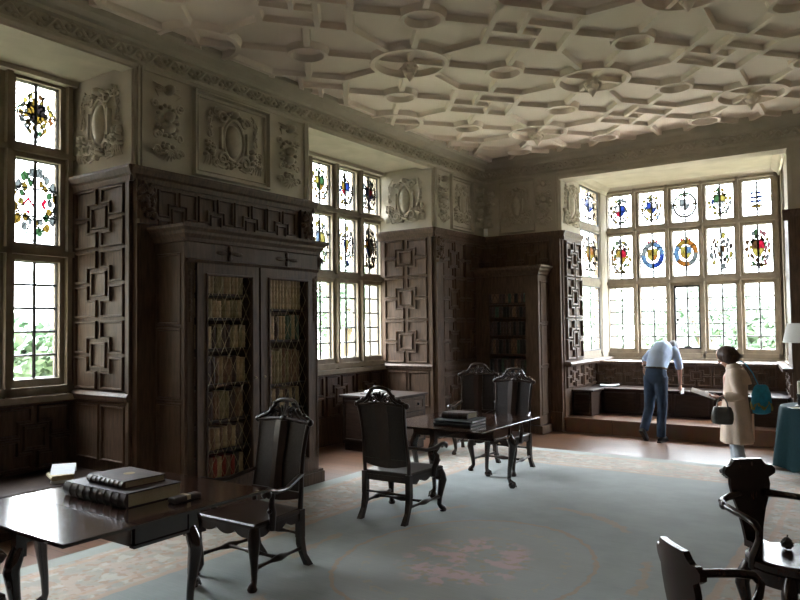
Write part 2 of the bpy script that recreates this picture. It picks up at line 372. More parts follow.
# ------------------------------------------------------------------ left wall: masonry, then panelling and plaster on it
wl_ = ST(empty('wall_left'))
mb = MB(); ys = [YN-.3]+[v for o in OPEN for v in o]+[YF+.3]
for k in range(0, len(ys), 2): mb.box((-7.15, ys[k], 0), (XL, ys[k+1], ZC))
for a, b in OPEN:
    mb.box((-7.15, a, 0), (-6.86, b, 1.06)); mb.box((-7.15, a, FRZ+.04), (XL, b, ZC)); mb.box((-7.15, a, 4.27), (-6.8, b, ZC))
ST(mb.obj('masonry', 'wallplain', wl_))
# soffits of the window recesses with a roll at the front
mb = MB()
for a, b in OPEN:
    mb.box((-6.98, a, FRZ), (XL+.01, b, FRZ+.05))
    mb.box((XL-.16, a, FRZ-.05), (XL+.02, b, FRZ+.01)); mb.box((-6.85, a, FRZ-.05), (-6.72, b, FRZ+.01))
ST(mb.obj('recess_soffit', 'plaster', wl_))
pan = MB(); frz = MB(); rel = MB()
# ledge between panelling and frieze
def ledge(mb, fr, u0, u1, z=LEDGE): moulding(mb, fr, u0, u1, [(z-.12, 0), (z-.12, .02), (z-.07, .035), (z-.05, .055), (z, .075), (z+.025, .075), (z+.03, 0)])
piers = [(-1.58, .90), (3.97, 6.42), (9.30, YF)]
for pi, (a, b) in enumerate(piers):
    Lf.box(pan, a, 0, b, LEDGE, 0, .02); Lf.box(frz, a, LEDGE, b, FRZ+.02, 0, .012)
    f2 = FR((XL+.02, 0, 0), (0, 1, 0), (0, 0, 1), (1, 0, 0)); f3 = FR((XL+.012, 0, 0), (0, 1, 0), (0, 0, 1), (1.6, 0, 0))
    ledge(pan, f2, a-.06, b+.06 if pi < 2 else b)
    pw = .20
    for u in ((a, b-pw) if pi < 2 else (a,)):
        f2.box(pan, u, 0, u+pw, LEDGE-.1, 0, .05); f2.box(pan, u-.0, 0, u+pw, .35, 0, .08); f2.box(pan, u, LEDGE-.52, u+pw, LEDGE-.48, 0, .085)
        f4 = FR((XL+.07, 0, 0), (0, 1, 0), (0, 0, 1), (1, 0, 0)); rn = random.Random(pi)
        cluster(pan, f4, rn, u+pw/2, LEDGE-.3, pw*.8, .28, 26, .036)
        for sx in (-1, 1): f4.tube(pan, spiral((u+pw/2+sx*.055, LEDGE-.18), .05, 1.2, PI/2, sx), [.022-.01*i/15 for i in range(16)], 6)
    if pi < 2: u0, u1 = a+pw+.05, b-pw-.05
    else: u0, u1 = a+pw+.05, b-.02
    tiers = [(.30, .95), (1.17, 1.83), (1.86, 2.52), (2.55, 3.12)]
    nn = 4 if pi < 2 else 2; w = (u1-u0)/nn
    for (z0, z1) in tiers:
        for k in range(nn): strap(pan, f2, u0+k*w+.01, z0, w-.02, z1-z0, .022, .02)
    f2.box(pan, u0, .0, u1, .2, 0, .035); moulding(pan, f2, u0, u1, [(1.0, 0), (1.02, .03), (1.06, .045), (1.10, .02), (1.12, 0)])
    # plaster frieze
    for u in (a+.03, b-.09 if pi < 2 else None):
        if u is not None:
            f3.box(frz, u, LEDGE+.03, u+.02, FRZ, 0, .02); f3.box(frz, u+.04, LEDGE+.03, u+.06, FRZ, 0, .02)
    if pi < 2:
        sp = [(a+.12, a+.62, 'b'), (a+.70, b-.70, 'c'), (b-.62, b-.12, 'b')]
    else: sp = [(a+.10, a+.50, 'b'), (a+.55, b-.42, 'c'), (b-.38, b-.02, 'b')]
    for q0, q1, t in sp:
        z0, z1 = LEDGE+.08, FRZ-.06
        if t == 'c':
            plain_panel(frz, f3, q0, z0, q1, z1, .035, .03); plain_panel(frz, f3, q0+.05, z0+.05, q1-.05, z1-.05, .02, .015)
            cartouche(rel, f3, q0+.1, z0+.07, q1-q0-.2, z1-z0-.14, 5+pi, 1.3)
        else: bust(rel, f3, q0, z0, q1-q0, z1-z0, 11+pi)
# recess reveals
for (a, b) in OPEN:
    for yy, ny in ((b, -1), (a, 1)):
        R = FR((XL, yy, 0), (-1, 0, 0), (0, 0, 1), (0, ny, 0)); D = 1.03
        R.box(pan, 0, 0, D, LEDGE, 0, .02); R.box(frz, 0, LEDGE, D, FRZ, 0, .012)
        R2 = FR((XL, yy+ny*.02, 0), (-1, 0, 0), (0, 0, 1), (0, ny, 0)); R3 = FR((XL, yy+ny*.012, 0), (-1, 0, 0), (0, 0, 1), (0, ny*1.6, 0))
        R2.box(pan, 0, 0, .05, LEDGE-.1, 0, .02)
        ledge(pan, R2, -.075, D)
        for z0, z1 in ((1.17, 1.84), (1.87, 2.53), (2.56, 3.14)): strap(pan, R2, .09, z0, D-.2, z1-z0, .024, .024)
        moulding(pan, R2, 0, D, [(1.06, 0), (1.07, .03), (1.12, .05), (1.15, .02), (1.16, 0)])
        for k in range(2): plain_panel(pan, R2, .09+k*.42, .5, .45+k*.42, 1.02, .025, .02)
        cartouche(rel, R3, .12, LEDGE+.1, D-.26, FRZ-LEDGE-.2, 21, 1.4)
# panelling under the windows and window boards
for (a, b) in OPEN:
    Wf = FR((-6.86, 0, 0), (0, 1, 0), (0, 0, 1), (1, 0, 0)); Wf.box(pan, a, 0, b, 1.06, 0, .03)
    W2 = FR((-6.83, 0, 0), (0, 1, 0), (0, 0, 1), (1, 0, 0)); w = (b-a)/4
    for k in range(4): strap(pan, W2, a+k*w+.03, .42, w-.06, .60, .035, .03)
    W2.box(pan, a, 1.05, b, 1.10, -.05, .08)
ST(pan.obj('oak_panelling', 'oak', wl_)); ST(frz.obj('plaster_frieze', 'plaster', wl_)); ST(rel.obj('plaster_relief', 'relief', wl_, 50))

# ------------------------------------------------------------------ far wall and bay shell
wf = ST(empty('wall_far'))
mb = MB()
mb.box((-7.15, YF, 0), (B0-.02, YF+.3, ZC)); mb.box((B1+.02, YF, 0), (XR+.3, YF+.3, ZC)); mb.box((B0-.02, YF+.1, 4.30), (B1+.02, YF+.3, ZC))
ST(mb.obj('masonry', 'wallplain', wf)); wb_ = ST(empty('wall_bay')); mb = MB()
mb.box((B0-.35, YF, 0), (B0-.02, 11.84, 4.6))                       # left side of the bay, pier
mb.box((B0-.35, 11.84, 0), (B0-.02, 12.95, 1.05)); mb.box((B0-.35, 11.84, 4.25), (B0-.02, 12.95, 4.6))
mb.box((B0-.07, 12.95, 0), (B0+.01, 13.72, 4.6))
mb.box((B0-.07, 13.42, 0), (-1.2, 13.72, 1.05)); mb.box((B0-.35, 13.42, 4.25), (-1.2, 13.72, 4.6))
mb.box((B0-.35, YF+.3, 4.42), (-.5, 13.72, 4.62))                    # bay roof
RSd = FR((B1, YF, 0), (Vector((-1.42, 13.42, 0))-Vector((B1, YF, 0))).normalized(), (0, 0, 1), (Vector((-2.42, -.40, 0))).normalized())
RSd.box(mb, .05, 0, .9, 4.5, -.3, -.02); RSd.box(mb, .9, 0, 2.0, 1.05, -.3, -.02); RSd.box(mb, .9, 4.25, 2.0, 4.5, -.3, -.02); RSd.box(mb, 2.0, 0, 2.5, 4.5, -.07, 0.0)
ST(mb.obj('masonry', 'wallplain', wb_))
pan = MB(); frz = MB(); rel = MB()
Ff.box(pan, XL, 0, B0, LEDGE, 0, .02); Ff.box(pan, B1, 0, XR, LEDGE, 0, .02)
Ff.box(frz, XL, LEDGE, B0, FRZ+.02, 0, .012); Ff.box(frz, B1, LEDGE, XR, FRZ+.02, 0, .012); Ff.box(frz, B0-.05, 4.17, B1+.05, FRZ+.02, -.1, .012)
G2 = FR((0, YF-.02, 0), (1, 0, 0), (0, 0, 1), (0, -1, 0)); G3 = FR((0, YF-.012, 0), (1, 0, 0), (0, 0, 1), (0, -1, 0)); G4 = FR((0, YF-.012, 0), (1, 0, 0), (0, 0, 1), (0, -1.7, 0))
ledge(pan, G2, XL, B0+.075); ledge(pan, G2, B1-.075, XR)
G2.box(pan, B0-.18, 0, B0, LEDGE-.1, 0, .05); G2.box(pan, B0-.18, 0, B0, .32, 0, .075); G2.box(pan, B1, 0, B1+.2, LEDGE-.1, 0, .05)
for k in range(2):
    w = (B0-.2-XL)/2
    for z0, z1 in ((.3, .95), (1.17, 1.83), (1.86, 2.52), (2.55, 3.12)): strap(pan, G2, XL+k*w+.02, z0, w-.04, z1-z0, .022, .02)
for z0, z1 in ((.3, .95), (1.17, 1.83), (1.86, 2.52), (2.55, 3.12)): strap(pan, G2, B1+.22, z0, .7, z1-z0, .022, .02)
# frieze of the far wall: narrow, wide, narrow
for q0, q1, t in ((XL+.05, XL+.28, 'n'), (XL+.33, XL+.98, 'c'), (XL+1.0, XL+1.32, 'b'), (B1+.12, B1+.5, 'b')):
    z0, z1 = LEDGE+.08, FRZ-.06
    if t == 'c': plain_panel(frz, G3, q0, z0, q1, z1, .035, .03); cartouche(rel, G4, q0+.05, z0+.06, q1-q0-.1, z1-z0-.12, 31, 1.2)
    elif t == 'b': bust(rel, G4, q0, z0, q1-q0, z1-z0, 33)
    else: cluster(rel, G4, random.Random(4), (q0+q1)/2, (z0+z1)/2, .14, .7, 26, .03)
for u in (B0-.09, B0-.04, B1+.03): G3.box(frz, u, LEDGE+.03, u+.02, FRZ, 0, .02)
# bay opening head mouldings
G3.box(frz, B0, 4.15, B1, 4.19, -.1, .04); G3.box(frz, B0, 4.22, B1, 4.24, 0, .025)
G3.box(frz, B0, 4.15, B1, 4.3, -.3, -.08)
ST(pan.obj('oak_panelling', 'oak', wf)); ST(frz.obj('plaster_frieze', 'plaster', wf)); ST(rel.obj('plaster_relief', 'relief', wf, 50)); pan = MB(); frz = MB(); rel = MB()
# bay ceiling with a coved edge
frz.box((B0-.1, YF+.08, 4.33), (-.9, 13.5, 4.42))
moulding(frz, FR((0, 13.36, 0), (1, 0, 0), (0, 0, 1), (0, -1, 0)), B0, -1.3, [(4.22, 0), (4.22, .06), (4.27, .10), (4.34, .24), (4.34, 0)])
moulding(frz, FR((B0, 0, 0), (0, 1, 0), (0, 0, 1), (1, 0, 0)), YF+.1, 13.4, [(4.22, 0), (4.22, .03), (4.27, .06), (4.34, .16), (4.34, 0)])
moulding(frz, FR(RSd.o, RSd.u, RSd.v, RSd.n), .1, 2.5, [(4.22, 0), (4.22, .03), (4.27, .06), (4.34, .16), (4.34, 0)])
# bay left reveal, panelled; plaster above
Bl = FR((B0, YF, 0), (0, 1, 0), (0, 0, 1), (1, 0, 0)); Bl2 = FR((B0+.02, YF, 0), (0, 1, 0), (0, 0, 1), (1, 0, 0)); Bl3 = FR((B0+.012, YF, 0), (0, 1, 0), (0, 0, 1), (1.5, 0, 0))
Bl.box(pan, 0, 0, .84, LEDGE, -.02, .02); Bl.box(frz, 0, LEDGE, .84, 4.3, -.02, .012); ledge(pan, Bl2, -.075, .84)
for z0, z1 in ((1.17, 1.84), (1.87, 2.53), (2.56, 3.14)): strap(pan, Bl2, .08, z0, .72, z1-z0, .05, .04)
cartouche(rel, Bl3, .06, LEDGE+.1, .74, .8, 41, 1.3)
Bl.box(pan, .84, 0, 2.4, 1.06, -.02, .02)
for k in range(3): strap(pan, Bl2, .06+k*.76, .70, .70, .36, .03, .03)
moulding(pan, Bl2, 0, 2.4, [(1.06, 0), (1.06, .10), (1.10, .12), (1.13, .10), (1.14, 0)])
# bay back panelling and sill board
Bb = FR((0, 13.42, 0), (1, 0, 0), (0, 0, 1), (0, -1, 0)); Bb2 = FR((0, 13.39, 0), (1, 0, 0), (0, 0, 1), (0, -1, 0))
Bb.box(pan, B0, 0, -1.3, 1.06, 0, .03)
for k in range(6):
    w = (-1.42-B0)/6; strap(pan, Bb2, B0+k*w+.015, .70, w-.03, .34, .03, .025)
Bb2.box(pan, B0, 1.05, -1.3, 1.10, -.05, .16)
RSd.box(pan, 0, 0, 2.4, 1.06, -.02, .02); RSd.box(pan, 0, 0, .9, LEDGE, -.02, .02); RSd.box(frz, 0, LEDGE, .9, 4.3, -.02, .012)
for k in range(3): strap(pan, FR(RSd.p(0, 0, .02), RSd.u, RSd.v, RSd.n), .06+k*.76, .70, .70, .36, .03, .03)
RSd.box(pan, 0, 1.05, 2.4, 1.10, 0, .14)
ST(pan.obj('oak_panelling', 'oak', wb_)); ST(frz.obj('plaster_frieze', 'plaster', wb_)); ST(rel.obj('plaster_relief', 'relief', wb_, 50))

# ------------------------------------------------------------------ other walls (right and near), plain panelling with plaster above
wr = ST(empty('wall_right'))
mb = MB(); mb.box((XR, YN-.3, 0), (XR+.3, YF+.3, LEDGE)); ST(mb.obj('oak_panelling', 'oak', wr))
mb = MB(); mb.box((XR, YN-.3, LEDGE), (XR+.3, YF+.3, ZC)); ST(mb.obj('plaster_frieze', 'plaster', wr))
wn_ = ST(empty('wall_near'))
mb = MB(); mb.box((-7.15, YN-.3, 0), (XR+.3, YN, LEDGE)); ST(mb.obj('oak_panelling', 'oak', wn_))
mb = MB(); mb.box((-7.15, YN-.3, LEDGE), (XR+.3, YN, ZC)); ST(mb.obj('plaster_frieze', 'plaster', wn_))

# ------------------------------------------------------------------ cornices with a running vine band
def cornice(name, fr, u0, u1):
    mb = MB(); o = ST(empty(name))
    moulding(mb, fr, u0, u1, [(FRZ-.03, 0), (FRZ-.03, .03), (FRZ, .045), (FRZ+.03, .03), (FRZ+.04, .02), (FRZ+.16, .045), (FRZ+.17, .09), (FRZ+.20, .10), (FRZ+.22, .13), (FRZ+.25, .20), (FRZ+.30, .24), (FRZ+.34, .25), (FRZ+.34, 0)])
    ST(mb.obj('moulding', 'plaster', o))
    v = MB(); n = int((u1-u0)/.2); P = (u1-u0)/n; pts = []
    f = FR(fr.p(0, FRZ+.10, .033), fr.u, fr.v, fr.n)
    for i in range(n*8+1):
        pts.append((u0+P*i/8, .045*math.sin(2*PI*i/8), .012))
    f.tube(v, pts, .013, 5)
    for i in range(n):
        for s_, ph in ((1, .25), (-1, .75)):
            u = u0+(i+ph)*P
            f.ball(v, u, -.018*s_, .006, .030, .026, .026, 6, 4); f.ball(v, u-.045, .045*s_, .006, .024, .016, .02, 6, 4); f.ball(v, u+.045, -.045*s_, .006, .02, .018, .02, 6, 4)
    ST(v.obj('vine_band', 'relief', o, 60)); return o
cornice('trim_1', Lf, YN, YF)
cornice('trim_2', Ff, XL, XR)

# ------------------------------------------------------------------ windows
ROWS = [(1.28, 2.43), (2.60, 3.43), (3.58, 4.20)]
def gpoly(mb, fr, pts, col, n=.006):
    mb.mi = GNAMES.index(col); mb.add([fr.p(a, b, n) for a, b in pts], [tuple(range(len(pts)))])
def disc(mb, fr, cu, cv, ru, rv, col, n=.006, k=12, a0=0):
    gpoly(mb, fr, [(cu+ru*math.cos(a0+2*PI*i/k), cv+rv*math.sin(a0+2*PI*i/k)) for i in range(k)], col, n)
def annulus(mb, fr, cu, cv, ru, rv, t, cols, n=.004, k=20):
    for i in range(k):
        a, b = 2*PI*i/k, 2*PI*(i+1)/k
        q = [(cu+ru*math.cos(a), cv+rv*math.sin(a)), (cu+ru*math.cos(b), cv+rv*math.sin(b)), (cu+(ru-t)*math.cos(b), cv+(rv-t)*math.sin(b)), (cu+(ru-t)*math.cos(a), cv+(rv-t)*math.sin(a))]
        gpoly(mb, fr, q, cols[i*len(cols)//k], n)
def shield(mb, fr, cu, cv, w, h, quarters, n=.009):
    q = {0: [(-.5, .5), (0, .5), (0, 0), (-.5, 0)], 1: [(0, .5), (.5, .5), (.5, 0), (0, 0)], 2: [(-.5, 0), (0, 0), (0, -.5), (-.3, -.33), (-.46, -.12)], 3: [(0, 0), (.5, 0), (.46, -.12), (.3, -.33), (0, -.5)]}
    for i, c in enumerate(quarters):
        if c: gpoly(mb, fr, [(cu+a*w, cv+b*h) for a, b in q[i]], c, n)
    rim = [(-.5, .5), (.5, .5), (.5, 0), (.46, -.12), (.3, -.33), (0, -.5), (-.3, -.33), (-.46, -.12), (-.5, 0)]
    mb.mi = GNAMES.index('black')
    for i in range(len(rim)): fr.strip(mb, (cu+rim[i][0]*w, cv+rim[i][1]*h), (cu+rim[(i+1) % 9][0]*w, cv+rim[(i+1) % 9][1]*h), .007, .003, n)
def mantling(mb, fr, cu, cv, w, h, cols, rnd, k=18):
    """two staggered rings of leaf-shaped pieces with dark leads between"""
    cc = list(cols)+['grey', 'yellow']
    for q0, q1, ph, n in ((.60, .87, 0, int(k*.8)), (.89, 1.20, .5, int(k*.8))):
        for i in range(n):
            a = 2*PI*(i+ph)/n; da = 2*PI/n*rnd.uniform(.42, .5); m_ = (q0+q1)/2; q2 = q1*rnd.uniform(.94, 1.06)
            if rnd.random() < .22: continue
            pts = [(q0, a+da*.7), (m_, a+da), (q2, a+da*.6), (q2, a-da*.5), (m_, a-da), (q0, a-da*.7)]
            gpoly(mb, fr, [(cu+w*q*math.cos(t), cv+h*q*math.sin(t)) for q, t in pts], cc[rnd.randrange(len(cc))], .007)
        mb.mi = GNAMES.index('black')
        for i in range(0, n, 2):
            a = 2*PI*(i+ph+.5)/n; fr.strip(mb, (cu+w*q0*math.cos(a), cv+h*q0*math.sin(a)), (cu+w*q1*math.cos(a), cv+h*q1*math.sin(a)), .016, .003, .008)
def crown(mb, fr, cu, cv, w, cols):
    for i in range(5):
        x = cu+(i-2)*w*.22; gpoly(mb, fr, [(x-w*.11, cv), (x+w*.11, cv), (x+w*.09, cv+w*.28), (x, cv+w*.42), (x-w*.09, cv+w*.28)], cols[i % len(cols)], .008)
    gpoly(mb, fr, [(cu-w*.55, cv-w*.12), (cu+w*.55, cv-w*.12), (cu+w*.55, cv), (cu-w*.55, cv)], cols[0], .008)
def emblem(mb, fr, cu, cv, w, h, spec, seed):
    rnd = random.Random(seed); kind, qs, mc = spec
    R, Hh = w*.45, h*.40
    if kind == 'garter':
        annulus(mb, fr, cu, cv, R*1.02, R*1.2, .085, mc); annulus(mb, fr, cu, cv, R*1.04, R*1.22, .008, ['black']); annulus(mb, fr, cu, cv, R*.62, R*.82, .008, ['black']); shield(mb, fr, cu, cv, R*.95, R*1.15, qs); crown(mb, fr, cu, cv+R*1.2, R*.8, ['red', 'gold']); disc(mb, fr, cu, cv-R*1.35, .02, .04, mc[0])
    elif kind == 'wreath':
        annulus(mb, fr, cu, cv, R*1.05, R*1.15, .045, mc+['black', 'grey']); annulus(mb, fr, cu, cv, R*.8, R*.9, .03, ['grey', 'green', 'grey', 'yellow']); shield(mb, fr, cu, cv, R*.9, R*1.05, qs)
        for s in (-1, 1): disc(mb, fr, cu+s*R*.9, cv+.02, .028, .03, 'gold', .01)
        crown(mb, fr, cu, cv+R*.8, R*.5, ['brown', 'gold'])
    elif kind == 'bars':
        annulus(mb, fr, cu, cv, R, Hh*1.1, .016, ['grey', 'gold', 'grey', 'sky'])
        for k in range(3): gpoly(mb, fr, [(cu-.10+.20*i/6, cv+.11-.075*k+.008*math.sin(i*2)) for i in range(7)]+[(cu+.10-.20*i/6, cv+.068-.075*k+.008*math.sin(i*2)) for i in range(7)], 'blue', .008)
        mantling(mb, fr, cu, cv-Hh*.65, R*.5, Hh*.2, mc, rnd, 10); disc(mb, fr, cu, cv-Hh*.6, R*.4, .03, 'gold', .006)
    elif kind == 'oval':
        annulus(mb, fr, cu, cv, R*.98, Hh*1.03, .022, ['brown', 'black', 'brown', 'grey']); annulus(mb, fr, cu, cv-.02, R*.5, Hh*.5, .02, ['brown', 'black']); shield(mb, fr, cu, cv-.02, R*.6, Hh*.7, qs)
        mantling(mb, fr, cu, cv, R*.75, Hh*.78, mc, rnd, 16)
    elif kind == 'quatre':
        for i in range(4):
            a = PI/2*i; annulus(mb, fr, cu+R*.55*math.cos(a), cv+Hh*.6*math.sin(a), R*.42, Hh*.36, .02, mc, .004, 12)
        mantling(mb, fr, cu, cv, R*.7, Hh*.75, mc, rnd, 22); shield(mb, fr, cu, cv, R*.9, R*1.1, qs)
    elif kind == 'chevron':
        shield(mb, fr, cu, cv-.02, R*1.5, R*1.8, qs)
        for s in (-1, 1):
            if s < 0: gpoly(mb, fr, [(cu-.13, cv-.02), (cu-.075, cv+.05), (cu-.02, cv-.02), (cu-.02, cv-.06), (cu-.075, cv+.01), (cu-.13, cv-.06)], 'red', .012)
            else: gpoly(mb, fr, [(cu+.05, cv), (cu+.09, cv+.06), (cu+.11, cv+.02), (cu+.09, cv-.02), (cu+.11, cv-.06), (cu+.07, cv-.05)], 'red', .012)
        disc(mb, fr, cu-.075, cv-.10, .018, .02, 'red', .012); disc(mb, fr, cu-.11, cv+.07, .014, .014, 'red', .012); disc(mb, fr, cu-.05, cv+.07, .014, .014, 'red', .012)
        mantling(mb, fr, cu, cv, R*.98, Hh*.86, mc, rnd, 20); annulus(mb, fr, cu, cv+.02, R*1.05, Hh*.62, .012, ['grey', 'gold', 'grey'])
    else:
        mantling(mb, fr, cu, cv, R*.8, Hh*.85, mc, rnd, 22); shield(mb, fr, cu, cv, R*.95, Hh*.95, qs); crown(mb, fr, cu, cv+Hh*.62, R*.5, ['gold', 'green'])
        gpoly(mb, fr, [(cu-R*.7, cv-Hh*.8), (cu+R*.7, cv-Hh*.8), (cu+R*.6, cv-Hh*.92), (cu-R*.6, cv-Hh*.92)], 'gold', .008)
def window(name, fr, lights, u0, u1, specs, d=.20, casement=None, grid=5, proj=.12):
    root = ST(empty(name)); st = MB(); ld = MB(); gl = MB(); sg = MB()
    va, vb = 1.06, 4.30
    def bar(a0, b0, a1, b1):               # moulded stone bar, splayed both ways
        m_ = min(abs(a1-a0), abs(b1-b0))*.33
        fr.box(st, a0, b0, a1, b1, -.06, proj*.5)
        if abs(a1-a0) < abs(b1-b0): fr.poly(st, [(a0+m_, b0), (a1-m_, b0), (a1-m_, b1), (a0+m_, b1)], -.1, proj)
        else: fr.poly(st, [(a0, b0+m_), (a1, b0+m_), (a1, b1-m_), (a0, b1-m_)], -.1, proj)
    ed = [u0]+[v for l in lights for v in l]+[u1]
    for k in range(0, len(ed), 2): bar(ed[k], va, ed[k+1], vb)
    zz = [va]+[v for r in ROWS for v in r]+[vb]
    for k in range(0, len(zz), 2): bar(u0, zz[k], u1, zz[k+1])
    fr.box(st, u0, va, u1, va+.06, -.1, proj+.05)
    for li, (a, b) in enumerate(lights):
        for ri, (c, e) in enumerate(ROWS):
            gl.add([fr.p(a, c, 0), fr.p(b, c, 0), fr.p(b, e, 0), fr.p(a, e, 0)], [(0, 1, 2, 3)])
            t = .012
            for q in (((a, c), (b, c)), ((b, c), (b, e)), ((b, e), (a, e)), ((a, e), (a, c))): fr.strip(ld, *q, .03, .02, -.005)
            fr.strip(ld, ((a+b)/2, c), ((a+b)/2, e), .036, .016, -.005)
            if ri == 0:
                for k in range(1, grid): fr.strip(ld, (a, c+(e-c)*k/grid), (b, c+(e-c)*k/grid), .027, .01, -.004)
                if casement == li:
                    for q in (((a+.02, c+.02), (b-.02, c+.02)), ((b-.02, c+.02), (b-.02, e-.02)), ((b-.02, e-.02), (a+.02, e-.02)), ((a+.02, e-.02), (a+.02, c+.02))): fr.strip(ld, *q, .05, .04, -.01)
                    fr.box(ld, a+.05, c+.5, a+.09, c+.56, .02, .06); fr.box(ld, (a+b)/2-.06, c+.03, (a+b)/2+.06, c+.05, .02, .05)
            else:
                nb = 3 if ri == 1 else 2
                for k in range(1, nb): fr.strip(ld, (a, c+(e-c)*k/nb), (b, c+(e-c)*k/nb), .018, .010, -.004)
                # fine diamond quarries
                sg.mi = GNAMES.index('grey'); w = b-a; hh = e-c; nq = 5
                for k in range(-8, 9):
                    for sg_ in (1, -1):
                        pa = []; x0 = a+w*k/nq
                        # line x = x0 + sg*(y-c)*.62 clipped to the light
                        ts = [0, hh]; A = x0 if sg_ > 0 else x0; 
                        y0, y1 = 0.0, hh; sl = .62*sg_
                        lo, hi = sorted(((a-x0)/sl, (b-x0)/sl)); y0 = max(y0, lo); y1 = min(y1, hi)
                        if y1-y0 > .03: fr.strip(sg, (x0+sl*y0, c+y0), (x0+sl*y1, c+y1), .008, .002, .001)
                sp = specs.get((li, ri)) or specs.get((-1, ri))
                if sp: emblem(sg, fr, (a+b)/2, (c+e)/2, w, hh, sp, hash((li*7+ri*3+len(name)*13)) % 1000)
    ST(st.obj('stone_frame', 'stone', root)); ST(ld.obj('leading', 'lead', root)); ST(gl.obj('glass', 'glass', root)); ST(sg.obj('stained_glass', GM, root))
    return root
GO = ['gold', 'yellow', 'green', 'brown', 'gold', 'orange']
Wl = FR((XW, 0, 0), (0, 1, 0), (0, 0, 1), (1, 0, 0))
def ll(last, n=5, p=.605, g=.445): return [(last-g-p*k, last-p*k) for k in range(n-1, -1, -1)]
ql = ('quatre', ['gold', 'black', 'black', 'gold'], GO); ch = ('chevron', [None]*4, ['green', 'grey', 'gold', 'grey'])
window('window_1', Wl, ll(3.825), .90, 3.97, {(4, 2): ql, (4, 1): ch, (-1, 2): ql, (-1, 1): ('coat', ['red', 'gold', 'gold', 'blue'], GO)})
window('window_2', Wl, ll(9.27), 6.42, 9.40, {(2, 2): ('coat', ['yellow', 'green', 'green', 'gold'], ['yellow', 'green', 'grey', 'gold']), (3, 2): ('coat', ['gold', 'blue', 'red', 'white'], ['blue', 'yellow', 'grey', 'orange']),
       (4, 2): ('coat', ['blue', 'red', 'white', 'blue'], ['sky', 'red', 'green', 'grey']), (2, 1): ('coat', ['sky', 'yellow', 'yellow', 'sky'], ['yellow', 'green', 'yellow', 'grey']),
       (3, 1): ('oval', ['blue', 'yellow', 'grey', 'orange'], ['yellow', 'blue', 'grey', 'green']), (4, 1): ('coat', ['orange', 'grey', 'blue', 'brown'], ['orange', 'yellow', 'grey', 'brown']), (-1, 1): ql, (-1, 2): ql})
window('window_4', Wl, ll(-1.73), -4.45, -1.58, {(-1, 1): ql, (-1, 2): ql})
Wb = FR((0, 13.36, 0), (1, 0, 0), (0, 0, 1), (0, -1, 0))
bl = [(-4.352+.588*k, -3.885+.588*k-.01) for k in range(5)]
window('window_3', Wb, bl, B0-.02, -1.38, {
    (0, 2): ('coat', ['white', 'blue', 'red', 'blue'], ['green', 'grey', 'brown', 'gold']), (1, 2): ('coat', ['blue', 'white', 'gold', 'blue'], ['sky', 'gold', 'yellow', 'grey']),
    (2, 2): ('wreath', ['grey', 'white', 'white', 'grey'], ['grey', 'green', 'grey']), (3, 2): ('coat', ['green', 'yellow', 'white', 'white'], ['blue', 'green', 'yellow', 'gold']), (4, 2): ('bars', [], ['gold', 'brown', 'yellow']),
    (0, 1): ('coat', ['gold', 'red', 'white', 'gold'], ['orange', 'yellow', 'brown', 'green']), (1, 1): ('garter', ['gold', 'yellow', 'yellow', 'orange'], ['sky', 'grey', 'sky', 'blue']),
    (2, 1): ('garter', ['yellow', 'sky', 'gold', 'yellow'], ['orange', 'gold', 'sky', 'orange', 'grey']), (3, 1): ('oval', ['white', 'brown', 'brown', 'white'], ['brown', 'grey', 'black', 'green']),
    (4, 1): ('coat', ['brown', 'red', 'yellow', 'yellow'], ['green', 'gold', 'brown', 'pink'])}, casement=2)
Ws = FR((B0-.02, 0, 0), (0, 1, 0), (0, 0, 1), (1, 0, 0))
window('window_5', Ws, [(11.93, 12.86)], 11.84, 12.97, proj=.022, specs={(0, 2): ('coat', ['blue', 'white', 'black', 'blue'], ['blue', 'black', 'grey', 'gold']), (0, 1): ('coat', ['gold', 'orange', 'orange', 'yellow'], ['gold', 'green', 'yellow', 'brown'])})
Wr = FR(RSd.p(0, 0, -.04), RSd.u, RSd.v, RSd.n)
window('window_6', Wr, [(1.0, 1.85)], .90, 2.02, proj=.022, specs={(0, 2): ('coat', ['green', 'white', 'white', 'grey'], ['green', 'grey', 'blue']), (0, 1): ('coat', ['grey', 'blue', 'white', 'grey'], ['grey', 'green', 'blue'])})
#--PART2--
# ------------------------------------------------------------------ helpers for things built in world coordinates
def wobj(mb, name, m, root, smooth=None, bevel=0, **pr):
    mb.xform(Matrix.Translation(-Vector(root.location))); return mb.obj(name, m, root, smooth, bevel, **pr)
def wsub(mb, name, m, part, root, smooth=None, bevel=0):
    mb.xform(Matrix.Translation(-Vector(root.location))); return mb.obj(name, m, part, smooth, bevel)
ORD = ['first', 'second', 'third', 'fourth', 'fifth', 'sixth', 'seventh', 'eighth', 'ninth', 'tenth', 'eleventh', 'twelfth', 'thirteenth', 'fourteenth', 'fifteenth', 'sixteenth', 'seventeenth', 'eighteenth']

